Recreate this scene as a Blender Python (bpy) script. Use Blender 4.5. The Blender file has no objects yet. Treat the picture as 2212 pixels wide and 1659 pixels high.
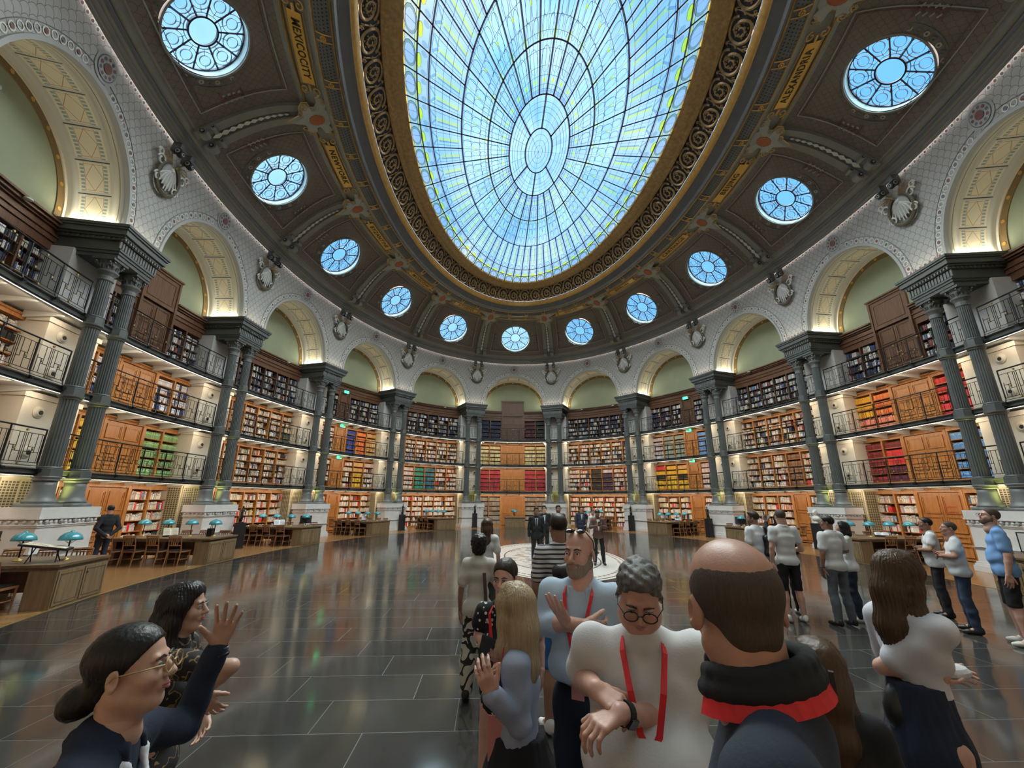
import bpy, bmesh, math, random
import numpy as np
from mathutils import Vector, Matrix
random.seed(7)
PI = math.pi
SC = bpy.context.scene
COL = SC.collection
# ---------------------------------------------------------------- camera
cam_d = bpy.data.cameras.new('camera'); cam = bpy.data.objects.new('camera', cam_d); COL.objects.link(cam)
FPX = 900.05
YAW, PIT, ROL = 0.05035, 0.27316, 0.00504
CAM = Vector((-1.8658, -14.855, 1.93))
cam_d.sensor_width = 36.0; cam_d.lens = FPX / 2212 * 36.0; cam_d.clip_start = 0.05; cam_d.clip_end = 300
_f = Vector((math.sin(YAW)*math.cos(PIT), math.cos(YAW)*math.cos(PIT), math.sin(PIT)))
_r = Vector((math.cos(YAW), -math.sin(YAW), 0)); _u = _r.cross(_f)
_r2 = _r*math.cos(ROL) + _u*math.sin(ROL); _u2 = -_r*math.sin(ROL) + _u*math.cos(ROL)
cam.matrix_world = Matrix(((_r2.x, _u2.x, -_f.x, CAM.x), (_r2.y, _u2.y, -_f.y, CAM.y), (_r2.z, _u2.z, -_f.z, CAM.z), (0, 0, 0, 1)))
SC.camera = cam
# ---------------------------------------------------------------- colour management
SC.view_settings.view_transform = 'Standard'; SC.view_settings.look = 'None'
SC.view_settings.exposure = 0.6; SC.view_settings.gamma = 1.0; SC.view_settings.use_curve_mapping = False
SC.cycles.use_denoising = True; SC.cycles.max_bounces = 6; SC.cycles.diffuse_bounces = 4; SC.cycles.glossy_bounces = 3
SC.cycles.transmission_bounces = 3; SC.cycles.transparent_max_bounces = 10
SC.cycles.caustics_reflective = False; SC.cycles.caustics_refractive = False
SC.cycles.sample_clamp_indirect = 4.0; SC.cycles.use_light_tree = True
# ---------------------------------------------------------------- daylight: sky with clouds, and the sun's soft overcast light
W = bpy.data.worlds.new('sky'); SC.world = W; W.use_nodes = True
nt = W.node_tree; nt.nodes.clear()
def N(nt, t, **kw):
    n = nt.nodes.new(t)
    for k, v in kw.items():
        if k[0] == 'i' and k[1:].isdigit(): n.inputs[int(k[1:])].default_value = v
        else: setattr(n, k, v)
    return n
tc = N(nt, 'ShaderNodeTexCoord'); noi = N(nt, 'ShaderNodeTexNoise'); noi.inputs['Scale'].default_value = 3.2; noi.inputs['Detail'].default_value = 6
rmp = N(nt, 'ShaderNodeValToRGB'); rmp.color_ramp.elements[0].position = .46; rmp.color_ramp.elements[0].color = (.36, .70, 1.15, 1)
rmp.color_ramp.elements[1].position = .68; rmp.color_ramp.elements[1].color = (1.0, 1.12, 1.3, 1)
bg = N(nt, 'ShaderNodeBackground'); bg.inputs[1].default_value = 0.92
out = N(nt, 'ShaderNodeOutputWorld')
nt.links.new(tc.outputs['Generated'], noi.inputs['Vector']); nt.links.new(noi.outputs[0], rmp.inputs[0])
nt.links.new(rmp.outputs[0], bg.inputs[0]); nt.links.new(bg.outputs[0], out.inputs[0])
def sun(name, energy, ang, rot, col):
    l = bpy.data.lights.new(name, 'SUN'); l.energy = energy; l.angle = math.radians(ang); l.color = col
    o = bpy.data.objects.new(name, l); COL.objects.link(o); o.rotation_euler = rot; return o
sun('daylight_overcast', 30.0, 140, (0.0, 0.0, 0), (1.0, .86, .74))
# ---------------------------------------------------------------- the oval plan
EA, EB = 18.662, 12.455           # semi axes of the arcade oval (y and x)
_t = np.linspace(-PI, PI, 8001)
_e = np.stack([EB*np.sin(_t), EA*np.cos(_t)], 1)
_s = np.r_[0, np.cumsum(np.linalg.norm(np.diff(_e, axis=0), axis=1))]; BAY = _s[-1]/16; _s = (_s - _s[4000])/BAY
GA, GB = 11.45, 5.42              # semi axes of the glass oval
def TQ(q):                        # bay coordinate (0 far centre, + to the right) -> ellipse parameter
    q = (np.asarray(q, float) + 8) % 16 - 8
    return np.interp(q, _s, _t)
def M(q, off, z):                 # bay coordinate, outward offset, height -> numpy (n,3)
    q, off, z = np.broadcast_arrays(np.asarray(q, float), np.asarray(off, float), np.asarray(z, float))
    t = TQ(q); ex, ey = EB*np.sin(t), EA*np.cos(t)
    nx, ny = EA*np.sin(t), EB*np.cos(t); L = np.hypot(nx, ny); nx = nx/L; ny = ny/L
    o1 = np.maximum(off, -0.4); px, py = ex + nx*o1, ey + ny*o1
    f = np.clip((-0.4 - off)/6.65, 0, None)
    return np.stack([px + (GB*np.sin(t) - px)*f, py + (GA*np.cos(t) - py)*f, z], -1)
def frame(q, off, z):             # local frame matrix: x along the wall (to the right seen from inside), y inwards to the room's back, z up
    p = M(q, off, z); a = M(q - .01, off, z); b = M(q + .01, off, z); tx = Vector(b - a).normalized()
    nrm = Vector((0, 0, 1)).cross(tx)  # outward
    return Matrix(((tx.x, nrm.x, 0, p[0]), (tx.y, nrm.y, 0, p[1]), (0, 0, 1, p[2]), (0, 0, 0, 1)))
UQ = 1/6.3                        # metres along the wall -> bay coordinate
# ---------------------------------------------------------------- materials
MATS = {}
def mat(name, col, rough=.6, metal=0., var=0., vs=8., bump=0., bs=40., spec=None, emit=None, es=1., coat=0.):
    if name in MATS: return MATS[name]
    m = bpy.data.materials.new(name); m.use_nodes = True; nt = m.node_tree; b = nt.nodes['Principled BSDF']
    b.inputs['Base Color'].default_value = (*col, 1); b.inputs['Roughness'].default_value = rough; b.inputs['Metallic'].default_value = metal
    if spec is not None: b.inputs['Specular IOR Level'].default_value = spec
    if coat: b.inputs['Coat Weight'].default_value = coat; b.inputs['Coat Roughness'].default_value = .12
    if emit: b.inputs['Emission Color'].default_value = (*emit, 1); b.inputs['Emission Strength'].default_value = es
    if var or bump:
        tc = N(nt, 'ShaderNodeTexCoord')
    if var:
        n = N(nt, 'ShaderNodeTexNoise'); n.inputs['Scale'].default_value = vs; n.inputs['Detail'].default_value = 4
        r = N(nt, 'ShaderNodeValToRGB'); e = r.color_ramp.elements
        e[0].position = .3; e[1].position = .7
        e[0].color = (*[c*(1-var) for c in col], 1); e[1].color = (*[min(1, c*(1+var)) for c in col], 1)
        nt.links.new(tc.outputs['Object'], n.inputs['Vector']); nt.links.new(n.outputs[0], r.inputs[0]); nt.links.new(r.outputs[0], b.inputs['Base Color'])
    if bump:
        n2 = N(nt, 'ShaderNodeTexNoise'); n2.inputs['Scale'].default_value = bs; n2.inputs['Detail'].default_value = 3
        bp = N(nt, 'ShaderNodeBump'); bp.inputs['Strength'].default_value = bump; bp.inputs['Distance'].default_value = .02
        nt.links.new(tc.outputs['Object'], n2.inputs['Vector']); nt.links.new(n2.outputs[0], bp.inputs['Height']); nt.links.new(bp.outputs[0], b.inputs['Normal'])
    MATS[name] = m; return m
def attr_mat(name, rough=.7, transparent=False, gain=1.0):
    m = bpy.data.materials.new(name); m.use_nodes = True; nt = m.node_tree
    a = N(nt, 'ShaderNodeAttribute', attribute_name='tint')
    if transparent:
        nt.nodes.clear(); a = N(nt, 'ShaderNodeAttribute', attribute_name='tint'); t = N(nt, 'ShaderNodeBsdfTransparent'); o = N(nt, 'ShaderNodeOutputMaterial')
        g = N(nt, 'ShaderNodeBsdfGlossy'); g.inputs['Roughness'].default_value = .15; mx = N(nt, 'ShaderNodeMixShader'); mx.inputs[0].default_value = .04
        nt.links.new(a.outputs['Color'], t.inputs[0]); nt.links.new(t.outputs[0], mx.inputs[1]); nt.links.new(g.outputs[0], mx.inputs[2]); nt.links.new(mx.outputs[0], o.inputs[0])
    else:
        b = nt.nodes['Principled BSDF']; b.inputs['Roughness'].default_value = rough; nt.links.new(a.outputs['Color'], b.inputs['Base Color'])
    MATS[name] = m; return m
class NG:                         # tiny helper for math node chains
    def __init__(s, nt): s.nt = nt
    def m(s, op, a, b=None, c=None):
        n = N(s.nt, 'ShaderNodeMath', operation=op)
        for i, v in enumerate((a, b, c)):
            if v is None: continue
            if isinstance(v, (int, float)): n.inputs[i].default_value = v
            else: s.nt.links.new(v, n.inputs[i])
        return n.outputs[0]
    def uv(s):
        t = N(s.nt, 'ShaderNodeUVMap'); sp = N(s.nt, 'ShaderNodeSeparateXYZ'); s.nt.links.new(t.outputs[0], sp.inputs[0]); return sp.outputs[0], sp.outputs[1]
    def obj(s, out='Object'):
        t = N(s.nt, 'ShaderNodeTexCoord'); sp = N(s.nt, 'ShaderNodeSeparateXYZ'); s.nt.links.new(t.outputs[out], sp.inputs[0]); return sp.outputs
    def mix(s, fac, a, b):
        n = N(s.nt, 'ShaderNodeMix', data_type='RGBA'); n.clamp_factor = True
        if isinstance(fac, (int, float)): n.inputs[0].default_value = fac
        else: s.nt.links.new(fac, n.inputs[0])
        for i, v in ((6, a), (7, b)):
            if isinstance(v, tuple): n.inputs[i].default_value = (*v, 1)
            else: s.nt.links.new(v, n.inputs[i])
        return n.outputs[2]
    def noise(s, scale, vec=None, detail=3):
        n = N(s.nt, 'ShaderNodeTexNoise'); n.inputs['Scale'].default_value = scale; n.inputs['Detail'].default_value = detail
        if vec is None:
            t = N(s.nt, 'ShaderNodeTexCoord'); vec = t.outputs['Object']
        s.nt.links.new(vec, n.inputs['Vector']); return n.outputs[0]
def nmat(name, rough=.6, metal=0, spec=None):
    m = bpy.data.materials.new(name); m.use_nodes = True; MATS[name] = m; b = m.node_tree.nodes['Principled BSDF']
    b.inputs['Roughness'].default_value = rough; b.inputs['Metallic'].default_value = metal
    if spec is not None: b.inputs['Specular IOR Level'].default_value = spec
    return m, NG(m.node_tree), b
def band(g, v, lo, hi):           # 1 inside [lo,hi]
    return g.m('MULTIPLY', g.m('GREATER_THAN', v, lo), g.m('LESS_THAN', v, hi))
# fish-scale painted plaster of the spandrels
m, g, b = nmat('scale_plaster', .75)
u, v = g.uv()
vr = g.m('DIVIDE', v, .17); row = g.m('FLOOR', vr); fv = g.m('FRACT', vr); off_ = g.m('MULTIPLY', g.m('MODULO', row, 2.0), .5)
fu = g.m('SUBTRACT', g.m('FRACT', g.m('ADD', g.m('DIVIDE', u, .27), off_)), .5)
d = g.m('SQRT', g.m('ADD', g.m('MULTIPLY', fu, fu), g.m('MULTIPLY', g.m('MULTIPLY', fv, fv), .30)))
ln = g.m('MULTIPLY', g.m('GREATER_THAN', d, .455), g.m('LESS_THAN', d, .50))
c0 = g.mix(g.noise(3.0), (.31, .305, .30), (.39, .385, .38)); c = g.mix(ln, c0, (.13, .13, .135)); m.node_tree.links.new(c, b.inputs['Base Color'])
# same pattern, brown, for the ceiling coffers
m, g, b = nmat('coffer_plaster', .8)
u, v = g.uv()
vr = g.m('DIVIDE', v, .15); row = g.m('FLOOR', vr); fv = g.m('FRACT', vr); off_ = g.m('MULTIPLY', g.m('MODULO', row, 2.0), .5)
fu = g.m('SUBTRACT', g.m('FRACT', g.m('ADD', g.m('DIVIDE', u, .24), off_)), .5)
d = g.m('SQRT', g.m('ADD', g.m('MULTIPLY', fu, fu), g.m('MULTIPLY', g.m('MULTIPLY', fv, fv), .30)))
ln = g.m('MULTIPLY', g.m('GREATER_THAN', d, .45), g.m('LESS_THAN', d, .50))
c0 = g.mix(g.noise(2.5), (.14, .120, .108), (.195, .17, .155)); c = g.mix(ln, c0, (.10, .085, .085)); m.node_tree.links.new(c, b.inputs['Base Color'])
# arch soffit with painted panels: u across the depth (0..1), v in panels along the arch
m, g, b = nmat('soffit_panels', .7)
u, v = g.uv(); fv = g.m('FRACT', v)
inp = g.m('MULTIPLY', band(g, u, .30, .80), band(g, fv, .07, .93))
pu = g.m('ABSOLUTE', g.m('SUBTRACT', u, .55)); pv = g.m('ABSOLUTE', g.m('SUBTRACT', fv, .5))
cc = g.mix(inp, (.52, .51, .45), (.68, .62, .46))
side = g.m('MULTIPLY', inp, band(g, pu, .155, .215))
mot = g.m('LESS_THAN', g.m('FRACT', g.m('MULTIPLY', v, 9.0)), .62)
cc = g.mix(g.m('MULTIPLY', side, mot), cc, (.25, .33, .34))
dia = g.m('ADD', g.m('MULTIPLY', pu, 3.6), g.m('MULTIPLY', pv, 1.25))
cc = g.mix(g.m('MULTIPLY', g.m('LESS_THAN', pu, .15), band(g, dia, .49, .53)), cc, (.42, .25, .13))
fr = g.m('MAXIMUM', band(g, pv, .385, .397), band(g, pu, .143, .15)); cc = g.mix(g.m('MULTIPLY', g.m('MULTIPLY', inp, fr), g.m('LESS_THAN', pu, .15)), cc, (.40, .22, .12))
cc = g.mix(g.m('MULTIPLY', band(g, u, .28, .82), g.m('LESS_THAN', fv, .035)), cc, (.05, .04, .03))
cc = g.mix(g.m('MAXIMUM', band(g, u, .12, .135), band(g, u, .215, .225)), cc, (.22, .18, .10))
m.node_tree.links.new(cc, b.inputs['Base Color'])
# dark slate floor: long tiles, pale joints (object coordinates in metres)
def tiles(g, w, h, j, rot=0.0):
    x, y, z = g.obj()
    if rot:
        x, y = g.m('ADD', g.m('MULTIPLY', x, math.cos(rot)), g.m('MULTIPLY', y, math.sin(rot))), g.m('SUBTRACT', g.m('MULTIPLY', y, math.cos(rot)), g.m('MULTIPLY', x, math.sin(rot)))
    r = g.m('FLOOR', g.m('DIVIDE', y, h)); fy = g.m('FRACT', g.m('DIVIDE', y, h))
    xx = g.m('ADD', g.m('DIVIDE', x, w), g.m('MULTIPLY', r, .37)); fx = g.m('FRACT', xx)
    jt = g.m('MAXIMUM', g.m('LESS_THAN', fx, j/w), g.m('LESS_THAN', fy, j/h))
    cell = g.m('FRACT', g.m('MULTIPLY', g.m('SINE', g.m('ADD', g.m('MULTIPLY', g.m('FLOOR', xx), 12.98), g.m('MULTIPLY', r, 78.2))), 437.5))
    return jt, cell
m, g, b = nmat('slate_tiles', .2)
jt, cell = tiles(g, 1.25, .62, .008)
c = g.mix(cell, (.036, .034, .032), (.052, .049, .046)); c = g.mix(jt, c, (.10, .10, .097)); m.node_tree.links.new(c, b.inputs['Base Color'])
ns = g.noise(1.3, detail=5); rr = g.m('ADD', g.m('MULTIPLY', ns, .13), .035); m.node_tree.links.new(g.m('ADD', rr, g.m('MULTIPLY', jt, .4)), b.inputs['Roughness'])
b.inputs['Specular IOR Level'].default_value = .62
m, g, b = nmat('oak_parquet', .25)
jt, cell = tiles(g, 1.4, .11, .004, .6)
c = g.mix(cell, (.23, .115, .045), (.36, .19, .08)); c = g.mix(jt, c, (.07, .035, .015)); m.node_tree.links.new(c, b.inputs['Base Color']); b.inputs['Roughness'].default_value = .22
# marble medallion in the floor
m, g, b = nmat('marble_inlay', .18)
u, v = g.uv(); r = g.m('SQRT', g.m('ADD', g.m('MULTIPLY', u, u), g.m('MULTIPLY', v, v)))
vein = g.noise(2.2, detail=8); c = g.mix(g.m('GREATER_THAN', vein, .56), (.62, .60, .55), (.34, .24, .20)); c = g.mix(g.m('LESS_THAN', vein, .40), c, (.30, .32, .36))
c = g.mix(band(g, r, .66, 1.2), c, (.66, .63, .58))
ang = g.m('ARCTAN2', v, u); zz = g.m('FRACT', g.m('MULTIPLY', ang, 40/PI))
c = g.mix(g.m('MULTIPLY', band(g, r, .885, .915), g.m('LESS_THAN', zz, .75)), c, (.34, .25, .22)); c = g.mix(g.m('MAXIMUM', band(g, r, .66, .68), band(g, r, .955, .97)), c, (.10, .08, .08))
m.node_tree.links.new(c, b.inputs['Base Color'])
# wood with long grain (object space, grain along z)
def wood(name, c1, c2, rough=.42, axis=2):
    m, g, b = nmat(name, rough)
    t = N(m.node_tree, 'ShaderNodeTexCoord'); mp = N(m.node_tree, 'ShaderNodeMapping'); s = [9, 9, 9]; s[axis] = .8; mp.inputs['Scale'].default_value = s
    m.node_tree.links.new(t.outputs['Object'], mp.inputs[0]); n = g.noise(2.0, mp.outputs[0], 6)
    rr = N(m.node_tree, 'ShaderNodeMapRange'); m.node_tree.links.new(n, rr.inputs[0]); rr.inputs[1].default_value = .35; rr.inputs[2].default_value = .65
    m.node_tree.links.new(g.mix(rr.outputs[0], c1, c2), b.inputs['Base Color']); return m
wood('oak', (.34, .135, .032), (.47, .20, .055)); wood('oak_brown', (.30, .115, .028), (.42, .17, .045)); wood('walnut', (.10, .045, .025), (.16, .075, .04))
wood('desk_wood', (.115, .07, .035), (.18, .11, .06), .4, 0); wood('desk_panel', (.16, .105, .055), (.24, .16, .085), .45); wood('chair_wood', (.20, .085, .035), (.29, .13, .055), .35)
mat('iron', (.085, .093, .093), .42, .0, .12, 3); mat('iron_light', (.135, .143, .143), .42, .0, .1, 3); mat('black_iron', (.012, .013, .016), .4, .4); mat('brass', (.55, .40, .16), .35, .8)
mat('stone', (.66, .60, .50), .8, 0, .05, 2, .15, 30); mat('stone_cool', (.60, .58, .57), .7, 0, .06, 3); mat('white_paint', (.66, .65, .60), .6)
mat('grey_plaster', (.225, .225, .215), .7, 0, .06, 2); mat('dark_grey', (.13, .135, .15), .5, .2, .08, 3); mat('green_wall', (.27, .30, .21), .85, 0, .05, 1.5)
mat('gold', (.62, .38, .12), .34, .5, .15, 6); mat('gold_dark', (.40, .27, .13), .42, .35, .25, 8); mat('gold_leaf', (.62, .36, .08), .4, .5); mat('band_brown', (.19, .125, .05), .6)
mat('ornament', (.34, .35, .35), .7); mat('ornament_red', (.19, .075, .07), .7); mat('ornament_dark', (.13, .135, .145), .7); mat('black', (.008, .008, .010), .6)
mat('ink', (.02, .014, .01), .6); mat('led', (1, 1, 1), .5, emit=(1, .96, .88), es=5); mat('reveal_glass', (.55, .68, .72), .5)
mat('lead', (.02, .02, .05), .5, .3); mat('copper_red', (.36, .12, .05), .5, .3); mat('exit_green', (.02, .3, .1), .5, emit=(.05, 1, .35), es=2.2)
mat('ribbon', (.60, .60, .57), .7); mat('leafband', (.10, .085, .06), .7)
attr_mat('tinted', .65); attr_mat('stained', transparent=True)
# ---------------------------------------------------------------- mesh builder
class MB:
    def __init__(s): s.v = []; s.f = []; s.mi = []; s.mats = []; s.tint = []; s.uv = {}; s.n = 0
    def midx(s, m):
        if m not in s.mats: s.mats.append(m)
        return s.mats.index(m)
    def add(s, verts, faces, m, tint=None, uv=None, smooth=False):
        b = s.n; verts = np.asarray(verts, float).reshape(-1, 3); s.v.append(verts); s.n += len(verts); k = s.midx(m)
        for i, f in enumerate(faces):
            s.f.append([b+j for j in f]); s.mi.append(k); s.tint.append(tint or (1, 1, 1))
        if uv is not None:
            for j, w in enumerate(uv): s.uv[b+j] = w
    def grid(s, P, m, tint=None, uv=None, wrap=False, flip=False):
        P = np.asarray(P); r, c = P.shape[:2]; F = []
        for i in range(r-1):
            for j in range(c if wrap else c-1):
                a, b_, d, e = i*c+j, i*c+(j+1) % c, (i+1)*c+(j+1) % c, (i+1)*c+j
                F.append((a, b_, d, e) if not flip else (e, d, b_, a))
        s.add(P.reshape(-1, 3), F, m, tint, None if uv is None else np.asarray(uv).reshape(-1, 2))
    def box(s, a, b, m, tint=None, T=None):
        x0, y0, z0 = a; x1, y1, z1 = b
        V = np.array([(x, y, z) for z in (z0, z1) for y in (y0, y1) for x in (x0, x1)], float)
        if T is not None: V = xf(T, V)
        s.add(V, [(0, 2, 3, 1), (4, 5, 7, 6), (0, 1, 5, 4), (2, 6, 7, 3), (0, 4, 6, 2), (1, 3, 7, 5)], m, tint)
    def mbox(s, q, x0, x1, o0, o1, z0, z1, m, n=1, tint=None):  # box following the oval: x metres along the wall about bay coordinate q
        xs = np.linspace(x0, x1, n+1)*UQ + q
        ring = [(o0, z0), (o0, z1), (o1, z1), (o1, z0)]
        P = np.stack([M(xs, o, z) for o, z in ring], 1)  # n+1,4,3
        s.grid(P, m, tint, wrap=True)
        b = s.n - (n+1)*4; k = s.midx(m)
        for f in ((b+3, b+2, b+1, b), (b+4*n, b+4*n+1, b+4*n+2, b+4*n+3)): s.f.append(list(f)); s.mi.append(k); s.tint.append(tint or (1, 1, 1))
    def lathe(s, prof, m, n=24, T=None, ax=(0, 0), flute=None, tint=None):
        a = np.linspace(0, 2*PI, n, endpoint=False); P = []
        for r, z in prof:
            rr = np.full(n, r)
            P.append(np.stack([ax[0] + rr*np.cos(a), ax[1] + rr*np.sin(a), np.full(n, z)], -1))
        P = np.array(P)
        if T is not None: P = xf(T, P.reshape(-1, 3)).reshape(P.shape)
        s.grid(P, m, tint, wrap=True)
        b = s.n - P.shape[0]*n; k = s.midx(m)
        s.f.append([b+n-1-j for j in range(n)]); s.mi.append(k); s.tint.append(tint or (1, 1, 1)); e = s.n - n; s.f.append([e+j for j in range(n)]); s.mi.append(k); s.tint.append(tint or (1, 1, 1))
    def tube(s, pts, r, m, n=6, tint=None, closed=False, squash=None):
        pts = np.asarray(pts, float); k = len(pts); rs = np.full(k, r) if np.isscalar(r) else np.asarray(r)
        P = []; up = None
        for i in range(k):
            d = pts[(i+1) % k if closed else min(i+1, k-1)] - pts[i-1 if (i or closed) else 0]; d = d/(np.linalg.norm(d)+1e-9)
            if up is None: up = np.array([0, 0, 1.]) if abs(d[2]) < .9 else np.array([1., 0, 0])
            x = np.cross(up, d); x /= np.linalg.norm(x)+1e-9; y = np.cross(d, x); up = y
            a = np.linspace(0, 2*PI, n, endpoint=False)
            P.append(pts[i] + rs[i]*(np.cos(a)[:, None]*x + np.sin(a)[:, None]*y))
        if closed: P.append(P[0])
        s.grid(np.array(P), m, tint, wrap=True)
        if not closed:
            b = s.n - len(P)*n; q = s.midx(m); s.f.append([b+n-1-j for j in range(n)]); s.mi.append(q); s.tint.append(tint or (1, 1, 1))
            e = s.n - n; s.f.append([e+j for j in range(n)]); s.mi.append(q); s.tint.append(tint or (1, 1, 1))
    def bar(s, a, b, r, m, n=4): s.tube([a, b], r, m, n)
    def poly(s, pts, m, tint=None): s.add(pts, [tuple(range(len(pts)))], m, tint)
    def ball(s, c, r, m, n=12, k=8, T=None, tint=None):
        r = np.broadcast_to(np.asarray(r, float), 3); th = np.linspace(0, PI, k); a = np.linspace(0, 2*PI, n, endpoint=False)
        P = np.stack([np.sin(th)[:, None]*np.cos(a)*r[0] + c[0], np.sin(th)[:, None]*np.sin(a)*r[1] + c[1], (np.cos(th)[:, None] + 0*a)*r[2] + c[2]], -1)
        if T is not None: P = xf(T, P.reshape(-1, 3)).reshape(P.shape)
        s.grid(P, m, tint, wrap=True, flip=True)
    def build(s, name, parent=None, smooth=False, origin=None):
        me = bpy.data.meshes.new(name)
        V = np.concatenate(s.v) if s.v else np.zeros((0, 3))
        if origin is not None: V = V - np.asarray(origin)
        nf = len(s.f); tot = np.array([len(f) for f in s.f], np.int32)
        me.vertices.add(len(V)); me.vertices.foreach_set('co', V.ravel().astype(np.float32))
        me.loops.add(int(tot.sum())); me.loops.foreach_set('vertex_index', np.concatenate([np.asarray(f, np.int32) for f in s.f]) if nf else np.zeros(0, np.int32))
        me.polygons.add(nf); st = np.r_[0, np.cumsum(tot)[:-1]].astype(np.int32) if nf else np.zeros(0, np.int32)
        me.polygons.foreach_set('loop_start', st); me.polygons.foreach_set('loop_total', tot); me.polygons.foreach_set('material_index', np.array(s.mi, np.int32))
        me.polygons.foreach_set('use_smooth', np.full(nf, smooth, bool))
        for m in s.mats: me.materials.append(MATS[m])
        if any(m in ('tinted', 'stained') for m in s.mats):
            a = me.attributes.new('tint', 'FLOAT_COLOR', 'FACE'); a.data.foreach_set('color', np.array([(*t, 1) for t in s.tint], np.float32).ravel())
        if s.uv:
            l = me.uv_layers.new(name='UVMap'); vi = np.concatenate([np.asarray(f, np.int32) for f in s.f]); arr = np.zeros((len(V), 2), np.float32)
            for k, w in s.uv.items(): arr[k] = w
            l.data.foreach_set('uv', arr[vi].ravel())
        me.update(); me.validate()
        o = bpy.data.objects.new(name, me); COL.objects.link(o)
        loc = Vector(origin) if origin is not None else Vector((0, 0, 0))
        if parent is not None:
            o.parent = parent
            if not getattr(s, 'local', False):
                p = parent
                while p is not None: loc = loc - p.location; p = p.parent
        o.location = loc
        return o
def xf(T, V):
    V = np.asarray(V, float); R = np.array(T.to_3x3()); return V @ R.T + np.array(T.translation)
def thing(name, label, cat, loc=(0, 0, 0), rz=0, group=None, T=None):
    o = bpy.data.objects.new(name, None); COL.objects.link(o); o.empty_display_size = .1
    o.location = loc; o.rotation_euler = (0, 0, rz)
    if T is not None: o.matrix_world = T
    o['label'] = label; o['category'] = cat
    if group: o['group'] = group
    return o
def tag(o, label, cat, group=None, kind=None):
    o['label'] = label; o['category'] = cat
    if group: o['group'] = group
    if kind: o['kind'] = kind
    return o
def struct(o, label=None):
    o['kind'] = 'structure'
    if label: o['label'] = label
    return o
def copy_tree(o, parent=None):
    c = o.copy(); COL.objects.link(c); c.parent = parent
    for ch in o.children: copy_tree(ch, c)
    return c
def local(mb): mb.local = True; return mb
# ================================================================ THE ROOM
VIS = range(-6, 7)                # bays the photograph can see (and one more each side)
HQ, AH, ZS = .378, 2.6, 9.5       # half width of an arch (bays), its rise, its spring height
def WOFF(z): return np.interp(z, [9.5, 10.6, 11.6, 12.5, 13.0, 13.2], [.42, .40, .34, .22, .12, .06])
# floor
mb = MB(); a = np.linspace(0, 2*PI, 161)[:-1]; qs = np.linspace(-8, 8, 257)[:-1]
mb.grid(np.stack([M(qs, -2.05, 0), M(qs, -2.05, 0)*[0, 0, 1]], 0), 'slate_tiles', wrap=True)
f = struct(mb.build('floor'))
mb = MB(); mb.grid(np.stack([M(qs, 2.6, 0), M(qs, -2.05, 0)], 0), 'oak_parquet', wrap=True); struct(mb.build('floor'))
mb = MB(); mb.grid(np.stack([M(qs, -1.99, .004), M(qs, -2.05, .004)], 0), 'brass', wrap=True); mb.build('trim_1'); struct(bpy.data.objects['trim_1'])
mb = MB(); r = np.linspace(0, 1, 14); A_ = np.linspace(0, 2*PI, 97)[:-1]
P = np.stack([.35 + 2.45*r[:, None]*np.cos(A_), 1.15 + 4.85*r[:, None]*np.sin(A_), .004 + 0*r[:, None]*A_], -1)
mb.grid(P, 'marble_inlay', uv=np.stack([r[:, None]*np.cos(A_), r[:, None]*np.sin(A_)], -1), wrap=True, flip=True)
struct(mb.build('floor'), 'oval marble medallion set into the dark slate floor')
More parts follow.
